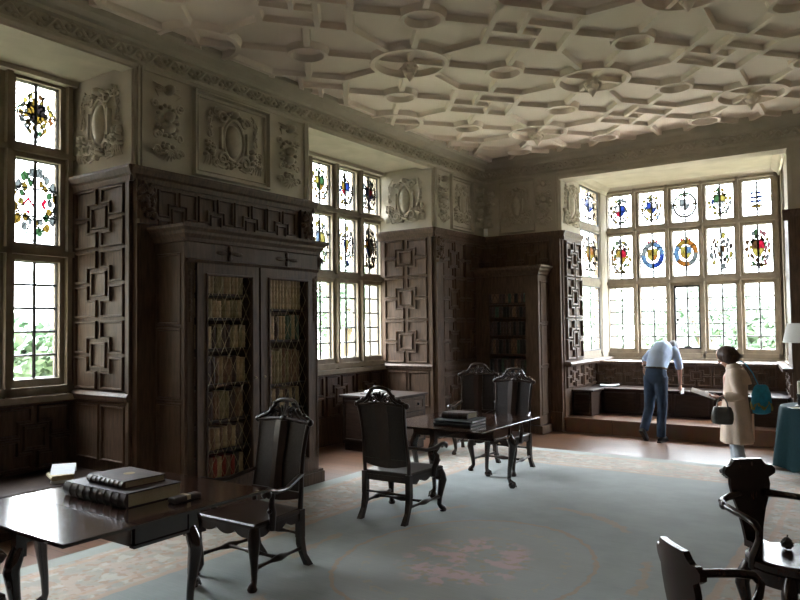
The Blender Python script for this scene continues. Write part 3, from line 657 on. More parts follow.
# ------------------------------------------------------------------ carpet
def carpet_material():
    m = bpy.data.materials.new('floral_carpet'); m.use_nodes = True
    N = m.node_tree.nodes; L = m.node_tree.links; b = N['Principled BSDF']
    def val(x):
        return x
    def mth(op, a, c=None, d=None):
        n = N.new('ShaderNodeMath'); n.operation = op
        for i, x in enumerate((a, c, d)):
            if x is None: continue
            if isinstance(x, (int, float)): n.inputs[i].default_value = x
            else: L.new(x, n.inputs[i])
        return n.outputs[0]
    def mix(f, a, c):
        n = N.new('ShaderNodeMixRGB')
        if isinstance(f, (int, float)): n.inputs[0].default_value = f
        else: L.new(f, n.inputs[0])
        for i, x in ((1, a), (2, c)):
            if isinstance(x, tuple): n.inputs[i].default_value = (*x, 1)
            else: L.new(x, n.inputs[i])
        return n.outputs[0]
    def noise(scale, detail=3, off=0, mapscale=(1, 1, 1)):
        mp = N.new('ShaderNodeMapping'); mp.inputs['Location'].default_value = (off, off*2, 0); mp.inputs['Scale'].default_value = mapscale; L.new(tc.outputs['Object'], mp.inputs[0])
        n = N.new('ShaderNodeTexNoise'); n.inputs['Scale'].default_value = scale; n.inputs['Detail'].default_value = detail; L.new(mp.outputs[0], n.inputs['Vector']); return n.outputs[0]
    def step(x, lo, hi):
        n = N.new('ShaderNodeMapRange'); n.interpolation_type = 'SMOOTHSTEP'; L.new(x, n.inputs[0]); n.inputs[1].default_value = lo; n.inputs[2].default_value = hi; return n.outputs[0]
    def band(x, c, w, soft=.5): return mth('SUBTRACT', step(x, c-w, c-w*soft), step(x, c+w*soft, c+w))
    tc = N.new('ShaderNodeTexCoord'); sp = N.new('ShaderNodeSeparateXYZ'); L.new(tc.outputs['Object'], sp.inputs[0])
    X, Y = sp.outputs[0], sp.outputs[1]
    n1 = noise(3, 3); n2 = noise(9, 3, 5); n3 = noise(5, 4, 11); n4 = noise(14, 2, 17)
    wob = mth('MULTIPLY', mth('SUBTRACT', n2, .5), .10)
    d = mth('MINIMUM', mth('SUBTRACT', 2.66, mth('ABSOLUTE', X)), mth('SUBTRACT', 4.73, mth('ABSOLUTE', Y)))
    dw = mth('ADD', d, mth('MULTIPLY', wob, .5))
    col = mix(step(n1, .35, .65), (.165, .187, .178), (.205, .227, .217))
    # medallion
    r = mth('SQRT', mth('ADD', mth('POWER', mth('DIVIDE', X, .90), 2), mth('POWER', mth('DIVIDE', Y, 1.12), 2)))
    rw = mth('ADD', r, wob)
    col = mix(mth('MULTIPLY', mth('SUBTRACT', 1, step(rw, .95, 1.0)), .55), col, (.24, .238, .222))
    col = mix(mth('MULTIPLY', band(rw, 1.0, .024), .8), col, (.30, .175, .095))
    col = mix(mth('MULTIPLY', band(rw, .78, .05), mth('MULTIPLY', step(n4, .5, .6), .6)), col, (.30, .24, .15))
    col = mix(mth('MULTIPLY', mth('SUBTRACT', 1, step(rw, .42, .58)), mth('MULTIPLY', step(n3, .47, .56), .85)), col, (.46, .27, .28))
    col = mix(mth('MULTIPLY', mth('SUBTRACT', 1, step(rw, .45, .6)), mth('MULTIPLY', step(n4, .55, .62), .7)), col, (.28, .20, .10))
    # outer scrolling wreath, broken into sprays
    r2 = mth('ADD', mth('SQRT', mth('ADD', mth('POWER', mth('DIVIDE', X, 1.22), 2), mth('POWER', mth('DIVIDE', Y, 1.75), 2))), mth('MULTIPLY', wob, 1.3))
    ang = mth('ARCTAN2', Y, X)
    col = mix(mth('MULTIPLY', band(r2, 1.0, .035), mth('MULTIPLY', step(mth('SINE', mth('MULTIPLY', ang, 6)), -.3, .1), .7)), col, (.31, .19, .105))
    # border
    bord = mix(step(n2, .42, .6), (.31, .27, .21), (.265, .25, .21))
    bord = mix(mth('MULTIPLY', step(n3, .50, .56), .8), bord, (.41, .30, .235))
    bord = mix(mth('MULTIPLY', step(n4, .56, .60), .8), bord, (.30, .17, .10))
    bord = mix(mth('MULTIPLY', step(noise(7, 3, 31), .56, .62), .7), bord, (.44, .41, .36))
    col = mix(mth('SUBTRACT', 1, step(d, .99, 1.01)), col, bord)
    col = mix(mth('MULTIPLY', band(dw, 1.0, .04), .8), col, (.36, .215, .13))
    col = mix(mth('MULTIPLY', band(dw, .85, .03), .6), col, (.40, .23, .13))
    col = mix(mth('MULTIPLY', band(dw, .26, .035), .7), col, (.40, .24, .14))
    col = mix(mth('SUBTRACT', 1, step(d, .17, .19)), col, (.26, .285, .26))
    ln = noise(5, 2, 3, (.6, 14, 1)); fade = mix(mth('MULTIPLY', ln, .35), col, (.36, .36, .33))
    L.new(fade, b.inputs['Base Color']); b.inputs['Roughness'].default_value = .95; b.inputs['Specular IOR Level'].default_value = .15; b.inputs['Sheen Weight'].default_value = .25
    bp = N.new('ShaderNodeBump'); bp.inputs['Strength'].default_value = .15; bp.inputs['Distance'].default_value = .004; L.new(noise(120, 2, 1), bp.inputs['Height']); L.new(bp.outputs[0], b.inputs['Normal'])
    return m
mb = MB(); mb.box((-2.66, -4.73, 0), (2.66, 4.73, .008))
cp = mb.obj('carpet', carpet_material(), bevel=.003); cp.location = (-2.62, 4.6, 0)
tag(cp, 'large faded grey-green carpet with floral medallion and beige border on floorboards', 'carpet')
CZ = .0115

# ------------------------------------------------------------------ tall-backed armchair
def turned(mb, a, b, r, k=13):
    a = Vector(a); b = Vector(b); pr = [1, .9, .75, .7, .8, 1.25, 1.55, 1.25, .8, .7, .75, .9, 1]
    mb.tube([a.lerp(b, i/(k-1)) for i in range(k)], [r*p for p in pr], 8)
def armchair(loc, rz, label):
    t = empty('armchair', loc, rz); tag(t, label, 'chair', 'carved high-backed armchairs')
    w = M['chair_wood']
    # seat and scalloped rails
    mb = MB(); mb.loft([[(-.30, -.27, z), (.30, -.27, z), (.25, .25, z), (-.25, .25, z)] for z in (.395, .42)]+[[(-.285, -.255, .43), (.285, -.255, .43), (.235, .24, .43), (-.235, .24, .43)]])
    mb.obj('seat', w, t, bevel=.004)
    mb = MB()
    def scallop(a, b, th):
        a = Vector(a); b = Vector(b); d = b-a; nn = Vector((-d.y, d.x, 0)).normalized()*th; K = 24
        bot = [a.lerp(b, i/K)+Vector((0, 0, .335-.035*abs(math.sin(3*PI*i/K))**.7*(-1 if False else 1)+.03)) for i in range(K+1)]
        top = [Vector((p.x, p.y, .398)) for p in reversed(bot)]
        q = bot+top; mb.prism(q, [p+nn for p in q])
    scallop((-.28, -.255, 0), (.28, -.255, 0), .025); scallop((.285, -.25, 0), (.24, .24, 0), .025); scallop((-.24, .24, 0), (-.285, -.25, 0), .025)
    mb.box((-.23, .215, .34), (.23, .24, .398)); mb.obj('seat_rail', w, t)
    for s in (-1, 1):
        mb = MB(); mb.box((s*.27-.024, -.265, .30), (s*.27+.024, -.215, .40))
        mb.tube([(s*.27, -.24, .40), (s*.285, -.258, .34), (s*.292, -.268, .29), (s*.282, -.258, .22), (s*.272, -.246, .14), (s*.268, -.242, .07), (s*.276, -.256, .045), (s*.285, -.274, .032), (s*.286, -.276, .014), (s*.286, -.276, 0)],
                [.036, .042, .040, .032, .025, .022, .024, .028, .036, .030], 10); mb.obj('leg', w, t, 50)
        mb = MB(); mb.box((s*.235-.024, .215, .22), (s*.235+.024, .265, .42)); mb.loft([[(s*.235+dx*q, y+dy*q, z) for dx, dy in ((-1, -1), (1, -1), (1, 1), (-1, 1))] for y, z, q in ((.24, .24, .022), (.245, .17, .024), (.27, .09, .02), (.325, 0, .025))])
        mb.obj('leg', w, t)
        # stile: a flowing upright
        mb = MB(); mb.tube([(s*.236, .24, .40), (s*.240, .246, .52), (s*.232, .262, .66), (s*.228, .282, .80), (s*.236, .306, .94), (s*.250, .33, 1.06)], [.022, .021, .019, .018, .018, .019], 8, flat=.8); mb.obj('stile', w, t, 60)
        # arm and its curved support
        mb = MB(); mb.tube([(s*.235, .258, .665), (s*.262, .17, .648), (s*.30, .04, .615), (s*.325, -.08, .62), (s*.34, -.17, .645), (s*.35, -.215, .645), (s*.352, -.232, .628), (s*.35, -.225, .61)], [.018, .021, .022, .023, .026, .028, .024, .014], 8, flat=.75)
        for e in (-1, 1): mb.ball((s*.352+e*.022, -.205, .628), (.012, .026, .026), 8, 5)
        ar = mb.obj('arm', w, t, 60)
        mb = MB(); mb.tube([(s*.292, -.10, .36), (s*.298, -.10, .43), (s*.315, -.12, .49), (s*.318, -.13, .54), (s*.305, -.11, .57), (s*.315, -.12, .60), (s*.33, -.14, .63)], [.022, .024, .028, .022, .018, .022, .02], 8); mb.ball((s*.32, -.15, .5), .018, 8, 5)
        mb.obj('arm_support', w, t, 60)
        mb = MB(); turned(mb, (s*.272, -.235, .14), (s*.238, .255, .14), .017); mb.obj('stretcher', w, t, 50)
    mb = MB(); turned(mb, (-.255, .0, .14), (.255, .0, .14), .017); mb.obj('stretcher', w, t, 50)
    mb = MB(); turned(mb, (-.235, .25, .24), (.235, .25, .24), .014); mb.obj('stretcher', w, t, 50)
    # back: splat between two panels
    prof = [(.50, .243), (.60, .252), (.72, .268), (.84, .288), (.95, .308), (1.04, .325)]
    mb = MB(); mb.loft([[(-.062*q, y-.026, z), (0, y-.038, z), (.062*q, y-.026, z), (.062*q, y+.012, z), (-.062*q, y+.012, z)] for (z, y), q in zip(prof, (1, .9, .85, 1, 1.05, .95))])
    mb.obj('splat', w, t, 20)
    for s in (-1, 1):
        mb = MB(); mb.loft([[(s*.055, y-.010, z), (s*.226, y-.010, z), (s*.226, y+.006, z), (s*.055, y+.006, z)] for z, y in prof]); mb.obj('back_panel', M['chair_panel'], t)
    mb = MB(); mb.loft([[(x, .243-.03, .50-.035*math.cos(x/.24*PI/2)), (x, .243+.015, .50-.035*math.cos(x/.24*PI/2)), (x, .258, .545), (x, .215, .545)] for x in [-.24+.48*i/12 for i in range(13)]]); mb.obj('lower_back_rail', w, t, 40)
    # pierced crest
    mb = MB()
    half = [(.262, 1.035, .024), (.235, 1.06, .022), (.19, 1.07, .02), (.15, 1.095, .019), (.115, 1.14, .019), (.085, 1.178, .02), (.04, 1.19, .021), (0, 1.192, .022)]
    pts = [(-x, .318+(z-1.03)*.2, z) for x, z, r in half]+[(x, .318+(z-1.03)*.2, z) for x, z, r in half[-2::-1]]
    mb.tube(pts, [r for _, _, r in half]+[r for _, _, r in half[-2::-1]], 8, flat=.8)
    mb.tube([(-.25, .318, 1.03), (-.12, .322, 1.045), (0, .323, 1.05), (.12, .322, 1.045), (.25, .318, 1.03)], .017, 8)
    for s in (-1, 1):
        mb.ball((s*.268, .318, 1.035), (.028, .024, .028), 10, 6)
        q = spiral((s*.075, 1.09), .042, 1.2, PI/2, s, 14, .75)
        mb.tube([(a, .328, b) for a, b, _ in q], [.014-.005*i/13 for i in range(14)], 6)
        mb.tube([(s*.17, .326, 1.05), (s*.13, .33, 1.075), (s*.10, .333, 1.12)], .012, 6)
        for a, z in ((.2, 1.083), (.135, 1.12), (.095, 1.165)): mb.ball((s*a, .328, z), (.02, .018, .016), 8, 5)
    for k in range(5):
        a = PI*(.15+.7*k/4); mb.tube([(0, .33, 1.07), (.045*math.cos(a), .335, 1.07+.05*math.sin(a)), (.075*math.cos(a), .34, 1.07+.09*math.sin(a))], [.010, .014, .006], 6)
    mb.ball((0, .315, 1.05), (.035, .022, .03), 10, 6)
    mb.obj('crest_rail', w, t, 60)
    return t
ac = armchair((-3.78, 3.56, CZ), 0, 'high-backed armchair drawn up to the end of the nearest table, facing the viewer')
dup(ac, (-3.76, 5.40, CZ), PI+.04, 'high-backed armchair seen from behind, standing before the middle table')
dup(ac, (-3.86, 7.70, CZ), -.03, 'high-backed armchair at the far end of the middle table, facing the viewer')
dup(ac, (-4.70, 8.60, CZ), .40, 'high-backed armchair in the shadowed corner by the far bookcase')
dup(ac, (-3.97, 1.52, CZ), PI, 'high-backed armchair at lower left, mostly outside the picture, only its arm showing')

# ------------------------------------------------------------------ drop-leaf gate-leg table
TZ = .72
def table(loc, label):
    t = empty('gateleg_table', loc); tag(t, label, 'table', 'dark drop-leaf tables'); w = M['table_wood']
    z = TZ-CZ
    def slab(y0, y1, nm):
        mb = MB(); mb.loft([[(-.61, y0, z-.02), (.61, y0, z-.02), (.61, y1, z-.02), (-.61, y1, z-.02)], [(-.61, y0, z-.004), (.61, y0, z-.004), (.61, y1, z-.004), (-.61, y1, z-.004)], [(-.606, y0+.002, z), (.606, y0+.002, z), (.606, y1-.002, z), (-.606, y1-.002, z)]]); return mb.obj(nm, w, t)
    slab(-.27, .27, 'tabletop'); slab(-.68, -.2712, 'leaf'); slab(.2712, .68, 'leaf')
    mb = MB(); mb.box((-.47, -.21, z-.16), (.47, -.18, z-.02)); mb.box((-.47, .18, z-.16), (.47, .21, z-.02)); mb.box((-.49, -.20, z-.16), (-.46, .20, z-.02)); mb.box((.46, -.20, z-.16), (.49, .20, z-.02))
    mb.box((.455, -.215, z-.165), (.50, .215, z-.145)); mb.box((-.50, -.215, z-.165), (-.455, .215, z-.145)); mb.box((-.02, -.56, z-.12), (.02, .56, z-.03))
    mb.obj('apron', w, t, bevel=.003)
    for (x, y) in ((.47, .18), (-.47, -.18), (0, .56), (0, -.58)):
        d = Vector((x, y, 0)).normalized()*.035; mb = MB()
        mb.box((x-.028, y-.028, z-.19), (x+.028, y+.028, z-.02))
        mb.tube([(x, y, z-.14), (x+d.x*.6, y+d.y*.6, z-.2), (x+d.x*1.1, y+d.y*1.1, z-.26), (x+d.x*.7, y+d.y*.7, .34), (x+d.x*.1, y+d.y*.1, .2), (x-d.x*.1, y-d.y*.1, .1), (x+d.x*.3, y+d.y*.3, .06), (x+d.x*.8, y+d.y*.8, .035), (x+d.x*.8, y+d.y*.8, 0)],
                [.034, .043, .043, .033, .024, .021, .023, .04, .026], 10)
        mb.ball((x+d.x*.8, y+d.y*.8, .034), (.042, .042, .034), 10, 6)
        for k in range(3):
            a = math.atan2(y, x)+(k-1)*.9; mb.tube([(x, y, .085), (x+d.x*.5+.038*math.cos(a), y+d.y*.5+.038*math.sin(a), .055), (x+d.x*.8+.045*math.cos(a), y+d.y*.8+.045*math.sin(a), .012)], [.012, .011, .007], 6)
        mb.obj('leg', w, t, 50)
    return t
tb = table((-3.895, 2.545, CZ), 'dark drop-leaf table nearest the viewer, bearing two big leather volumes')
dup(tb, (-3.83, 6.67, CZ), 0, 'dark drop-leaf table standing mid-carpet between two armchairs, with three stacked volumes')

# ------------------------------------------------------------------ books lying flat
def flat_book(loc, rz, L_, Wd, H, cover, label, bands=5, clasp=False, pages='paper_old', name='book', gilt=False):
    """spine along local x at y=-Wd/2"""
    t = empty(name, loc, rz); tag(t, label, 'book')
    mb = MB(); c = .006
    mb.box((-L_/2, -Wd/2+.01, 0), (L_/2, Wd/2, c)); mb.box((-L_/2, -Wd/2+.01, H-c), (L_/2, Wd/2, H))
    n = 9; arc = [(-Wd/2+.012-.018*math.sin(PI*i/n), H*i/n) for i in range(n+1)]
    q = arc+[(-Wd/2+.022, H), (-Wd/2+.022, 0)]
    mb.prism([(-L_/2, y, z) for y, z in q], [(L_/2, y, z) for y, z in q])
    for k in range(bands):
        x = -L_/2+L_*(k+1)/(bands+1); q2 = [(y-.006, z) for y, z in arc]+[(-Wd/2+.02, H), (-Wd/2+.02, 0)]
        mb.prism([(x-.007, y, z) for y, z in q2], [(x+.007, y, z) for y, z in q2])
    mb.obj('cover', cover, t, bevel=.0015)
    mb = MB(); mb.box((-L_/2+.006, -Wd/2+.02, c), (L_/2-.006, Wd/2-.006, H-c)); mb.obj('page_block', pages, t)
    if gilt:
        mb = MB(); mb.lathe([(.001, 0), (.035, .0), (.035, .0015), (.001, .0015)], (0, .02, H), 12); mb.obj('gilt_stamp', 'gilt', t)
    if clasp:
        mb = MB()
        for x in (-L_*.25, L_*.25): mb.box((x-.012, Wd/2-.004, H*.1), (x+.012, Wd/2+.004, H*.9))
        mb.obj('clasp', 'brass', t)
    return t
flat_book((-3.94, 2.62, TZ), 0, .64, .39, .085, 'leather_dk', 'huge ribbed dark leather folio, lower one on the nearest table', 8)
flat_book((-3.93, 2.64, TZ+.085), -.05, .40, .29, .045, 'leather_br', 'smaller brown leather volume lying on the huge folio', 7, gilt=True)
t = empty('spectacle_case', (-3.50, 2.75, TZ)); tag(t, 'small dark patterned case lying against the edge of the huge folio', 'case')
mb = MB(); mb.loft([[(-.035*q, -.10*p, z), (.035*q, -.10*p, z), (.035*q, .10*p, z), (-.035*q, .10*p, z)] for z, q, p in ((0, .9, .95), (.012, 1, 1), (.028, .95, .97), (.034, .7, .9))]); mb.obj('case_body', 'leather_dk', t, bevel=.004)
mb = MB(); mb.box((-.036, -.012, .010), (.036, .012, .036)); mb.obj('clasp', 'brass', t)
flat_book((-3.70, 6.40, TZ), .0, .44, .34, .032, 'leather_gr', 'thin dark folio at the bottom of the stack on the middle table', 0, pages='paper')
flat_book((-3.70, 6.41, TZ+.032), .01, .44, .33, .032, 'leather_gr', 'thin dark folio in the middle of the stack on the middle table', 0, pages='paper')
flat_book((-3.72, 6.43, TZ+.064), .03, .30, .22, .062, 'leather_br', 'thick brown volume topping the stack on the middle table', 4)

# ------------------------------------------------------------------ great bookcase with lattice doors
BX = -5.30
bc = empty('bookcase', (-5.54, 5.08, 0)); tag(bc, 'tall dark oak bookcase with two lattice doors, between the left windows', 'bookcase')
y0, y1, xb = 4.17, 5.99, -5.75
mb = MB(); mb.box((xb, y0, .16), (xb+.03, y1, 2.6)); mb.box((xb, y0, .16), (BX, y0+.04, 2.6)); mb.box((xb, y1-.04, .16), (BX, y1, 2.6)); mb.box((xb, y0, 2.36), (BX, y1, 2.60)); mb.box((xb, y0, .14), (BX, y1, .27))
mb.box((xb, 5.055, .2), (BX-.03, 5.085, 2.4)); mb.box((BX-.04, y0, .16), (BX, y0+.10, 2.4)); mb.box((BX-.04, y1-.12, .16), (BX, y1, 2.4))
wobj(mb, 'carcass', 'oak_case', bc)
Sd = FR((0, y0, 0), (1, 0, 0), (0, 0, 1), (0, -1, 0)); mb = MB()
for z0, z1 in ((.3, 1.05), (1.1, 1.75), (1.8, 2.45)): plain_panel(mb, Sd, xb+.05, z0, BX-.06, z1, .03, .022)
Sd.box(mb, BX-.035, .16, BX+.0, 2.55, 0, .02)
wobj(mb, 'side_panel', 'oak_case', bc)
mb = MB(); mb.box((xb, y0-.05, 0), (BX+.015, y1+.09, .13)); mb.box((xb, y0-.035, .13), (BX+.010, y1+.07, .16)); wobj(mb, 'plinth', 'oak_case', bc, bevel=.006)
mb = MB()
pr = [(0, 2.56), (.02, 2.57), (.025, 2.60), (.055, 2.635), (.06, 2.66), (.095, 2.69), (.10, 2.715), (0, 2.715)]
k0 = [(xb, y0-d, z) for d, z in pr]; k1 = [(BX+d, y0-d, z) for d, z in pr]; k2 = [(BX+d, y1+d, z) for d, z in pr]; k3 = [(xb, y1+d, z) for d, z in pr]
mb.loft([k0, k1, k2, k3]); mb.box((xb, y0+.01, 2.61), (BX-.01, y1-.01, 2.712)); wobj(mb, 'cornice', 'oak_case', bc)
Bf = FR((BX, 0, 0), (0, 1, 0), (0, 0, 1), (1, 0, 0)); mb = MB()
moulding(mb, Bf, y0, y1, [(2.37, 0), (2.375, .02), (2.40, .028), (2.41, 0)])
for yc in (4.70, 5.50):
    for a in range(4):
        t_ = PI/2*a; Bf.ball(mb, yc+.10*math.cos(t_), 2.485+.045*math.sin(t_), .0, .075 if a % 2 == 0 else .03, .024 if a % 2 == 0 else .04, .016, 8, 5)
    Bf.ball(mb, yc, 2.485, .006, .02, .02, .018, 8, 5); Bf.box(mb, yc-.004, 2.43, yc+.004, 2.54, 0, .015)
for yc in (y0+.05, y1-.06):
    for k in range(9): Bf.ball(mb, yc, 2.28-k*.055, .0, .026-.001*k, .03, .016, 7, 4)
    Bf.tube(mb, [(yc-.035, .3, .004), (yc-.035, 2.33, .004)], .006, 5); Bf.tube(mb, [(yc+.035, .3, .004), (yc+.035, 2.33, .004)], .006, 5)
wobj(mb, 'carved_ornament', 'oak_case', bc, 60)
# right end console under the cornice, seen against the window
mb = MB(); mb.tube([(BX-.05, y1+.02, 2.58), (BX-.03, y1+.085, 2.52), (BX-.05, y1+.06, 2.44), (BX-.06, y1+.02, 2.38)], [.045, .04, .03, .02], 8); wobj(mb, 'console_bracket', 'oak_case', bc, 60)
SH = {'left': [.275, .57, .86, 1.21, 1.555, 1.855, 2.09], 'right': [.275, .63, .87, 1.15, 1.62, 1.95]}
DR = {'left': (4.28, 5.06, 4.405, 4.96), 'right': (5.085, 5.87, 5.215, 5.785)}
for side in ('left', 'right'):
    a, b, c, d = DR[side]
    mb = MB()
    for q in ((a, .27, c, 2.37), (d, .27, b, 2.37), (a, .27, b, .325), (a, 2.255, b, 2.37)): Bf.box(mb, *q, 0, .03)
    f2 = FR((BX+.03, 0, 0), (0, 1, 0), (0, 0, 1), (1, 0, 0)); f2.outline(mb, [(c-.012, .315), (d+.012, .315), (d+.012, 2.265), (c-.012, 2.265)], .024, .012)
    dr = wobj(mb, 'door', 'oak_case', bc)
    mb = MB(); w = d-c; h = 1.93; sx = w/5; sz = sx*1.9
    for s in (1, -1):
        k = -30
        while k < 40:
            yA = c+k*sx; sl = s*sz/sx
            # wire z = .325 + sl*(y-yA)
            pts = []
            for y in (c, d):
                z = .325+sl*(y-yA)
                if .325 <= z <= 2.255: pts.append((y, z))
            for z in (.325, 2.255):
                y = yA+(z-.325)/sl
                if c < y < d: pts.append((y, z))
            if len(pts) >= 2 and math.dist(pts[0], pts[1]) > .02: mb.tube([(BX+.004+.003*s, *pts[0]), (BX+.004+.003*s, *pts[1])], .0026, 5)
            k += 1
    wsub(mb, 'lattice', 'brass', dr, bc)
    mb = MB(); mb.lathe([(.003, 0), (.012, .004), (.012, .012), (.003, .02)], n=8)
    mb.xform(Matrix.Translation((BX+.03, (b-.05) if side == 'left' else (a+.05), 1.25)) @ Matrix.Rotation(PI/2, 4, 'Y')); wsub(mb, 'knob', 'brass', dr, bc, 40)
    for z in SH[side]:
        mb = MB(); mb.box((xb+.03, a-.06 if side == 'left' else 5.085, z-.02), (BX-.05, 5.055 if side == 'left' else b+.02, z)); wobj(mb, 'shelf', 'oak_deep', bc)
LE = {'tan': (.20, .145, .085), 'pale': (.26, .20, .13), 'brown': (.10, .06, .04), 'olive': (.12, .10, .055), 'dark': (.045, .032, .028), 'red': (.13, .022, .018), 'green': (.035, .055, .04), 'black': (.015, .014, .014)}
for k, v in LE.items(): M['lb_'+k] = mat(k+'_book_leather', tuple(min(1, c*2.6) for c in v), .5, .3, noise=.35, scale=22)
LBN = {'tan': 'tan leather', 'pale': 'pale calf', 'brown': 'brown leather', 'olive': 'olive leather', 'dark': 'dark brown leather', 'red': 'dark red leather', 'green': 'dull green leather', 'black': 'black leather'}
def shelf_book(c, wd, h, dp, face, colour, label, group, nb=4):
    """standing book; face = +x or -y direction of its spine; c = centre of spine foot"""
    mb = MB(); n = 6; arc = [(-wd/2+wd*i/n, (.004+.20*wd)*math.sin(PI*i/n)) for i in range(n+1)]
    q = arc+[(wd/2, -dp), (-wd/2, -dp)]
    mb.prism([(x, y, 0) for x, y in q], [(x, y, h) for x, y in q])
    for k in range(nb):
        z = h*(k+1)/(nb+1); q2 = [(x, y+.004) for x, y in arc]+[(wd/2, -.01), (-wd/2, -.01)]
        mb.prism([(x, y, z-.005) for x, y in q2], [(x, y, z+.005) for x, y in q2])
    rot = -PI/2 if face == 'x' else PI
    o = mb.obj('book', 'lb_'+colour); o.location = c; o.rotation_euler = (0, 0, rot); tag(o, label, 'book', group); return o
rb = random.Random(7)
PAL = {'left': [['red', 'black', 'tan', 'dark', 'red', 'brown'], ['brown', 'dark', 'brown', 'tan', 'dark'], ['brown', 'dark', 'brown', 'olive'], ['dark', 'brown', 'tan', 'brown'], ['tan', 'olive', 'tan', 'dark'], ['tan', 'olive', 'pale'], ['olive', 'tan']],
       'right': [['brown', 'dark', 'red', 'tan'], ['dark', 'brown'], ['tan', 'brown', 'dark'], ['brown', 'tan', 'brown', 'olive'], ['tan', 'green', 'dark', 'pale'], ['pale', 'tan', 'tan']]}
for side in ('left', 'right'):
    a, b, c, d = DR[side]; L_ = SH[side]
    for i, z in enumerate(L_):
        top = (L_[i+1]-.02) if i+1 < len(L_) else 2.35
        y = c-.05; k = 0; tier = ORD[len(L_)-1-i]; hb = (top-z)*rb.uniform(.78, .86)
        while True:
            wd = rb.uniform(.040, .064)
            if y+wd > min(d+.05, 5.05 if side == 'left' else 9): break
            co = rb.choice(PAL[side][i]); h = min(hb*rb.uniform(.94, 1.05), top-z-.015)
            shelf_book((BX-.11-rb.uniform(0, .012), y+wd/2, z+.002), wd*.93, h, .2, 'x', co, '%s book, %s from left on %s shelf from top, %s lattice door' % (LBN[co], ORD[k], tier, side), 'old books behind the lattice doors')
            y += wd; k += 1

# ------------------------------------------------------------------ corner bookcase on the far wall
b2 = empty('bookcase', (-5.16, 10.76, 0)); tag(b2, 'dark oak bookcase standing in the shadowed far corner, left of the bay', 'bookcase')
x0, x1, yf = -5.74, -4.60, 10.56; yb = 10.93
mb = MB(); mb.box((x0, yf, .14), (x0+.05, yb, 2.6)); mb.box((x1-.05, yf, .14), (x1, yb, 2.6)); mb.box((x0, yb-.03, .14), (x1, yb, 2.6)); mb.box((x0, yf, 2.36), (x1, yb, 2.6)); mb.box((x0, yf, .14), (x1, yb, .27))
mb.box((x1-.10, yf-.03, .14), (x1+.0, yf, 2.56)); mb.box((x0, yf-.03, .14), (x0+.10, yf, 2.56)); wobj(mb, 'carcass', 'oak_case', b2)
mb = MB(); f = FR((x1, 0, 0), (0, 1, 0), (0, 0, 1), (1, 0, 0))
for z0, z1 in ((.3, 1.05), (1.1, 1.75), (1.8, 2.45)): plain_panel(mb, f, yf+.05, z0, yb-.04, z1, .025, .016)
wobj(mb, 'side_panel', 'oak_case', b2)
mb = MB(); mb.box((x0, yf-.06, 0), (x1+.05, yb, .13)); wobj(mb, 'plinth', 'oak_case', b2, bevel=.006)
mb = MB(); mb.loft([[(x0, yf-.03-d, z) for d, z in pr], [(x1+d, yf-.03-d, z) for d, z in pr], [(x1+d, yb, z) for d, z in pr]]); mb.box((x0+.01, yf-.02, 2.61), (x1-.01, yb, 2.71)); wobj(mb, 'cornice', 'oak_case', b2)
f = FR((0, yf, 0), (1, 0, 0), (0, 0, 1), (0, -1, 0)); mb = MB()
for q in ((x0+.10, .27, -5.50, 2.36), (-4.83, .27, x1-.10, 2.36), (x0+.1, .27, x1-.1, .36), (x0+.1, 2.27, x1-.1, 2.36)): f.box(mb, *q, 0, .02)
d2 = wobj(mb, 'door', 'oak_case', b2)
mb = MB()
for k in range(-12, 20):
    for s in (1, -1):
        sx = .67/6; sl = s*1.9; xa = -5.50+k*sx; pts = []
        for x in (-5.50, -4.83):
            z = .36+sl*(x-xa)
            if .36 <= z <= 2.27: pts.append((x, z))
        for z in (.36, 2.27):
            x = xa+(z-.36)/sl
            if -5.50 < x < -4.83: pts.append((x, z))
        if len(pts) >= 2 and math.dist(pts[0], pts[1]) > .03: mb.tube([(pts[0][0], yf-.005+.003*s, pts[0][1]), (pts[1][0], yf-.005+.003*s, pts[1][1])], .003, 4)
wsub(mb, 'lattice', 'iron', d2, b2)
z2 = [.28, .62, .95, 1.27, 1.58, 1.88, 2.12]
for z in z2:
    mb = MB(); mb.box((x0+.05, yf+.03, z-.02), (x1-.05, yb-.03, z)); wobj(mb, 'shelf', 'oak_case', b2)
for i, z in enumerate(z2):
    if i < 2: continue
    top = z2[i+1]-.02 if i+1 < len(z2) else 2.35; x = -5.54; k = 0; hb = (top-z)*rb.uniform(.76, .84)
    while x < -4.86:
        wd = rb.uniform(.045, .075)
        co = rb.choice(['dark', 'brown', 'dark', 'black', 'green'])
        shelf_book((x+wd/2, yf+.075+rb.uniform(0, .01), z+.002), wd*.96, min(hb*rb.uniform(.94, 1.05), top-z-.015), .2, 'y', co, '%s book, %s from left on %s shelf from top, corner bookcase' % (LBN[co], ORD[k], ORD[len(z2)-1-i]), 'books in the corner bookcase')
        x += wd; k += 1

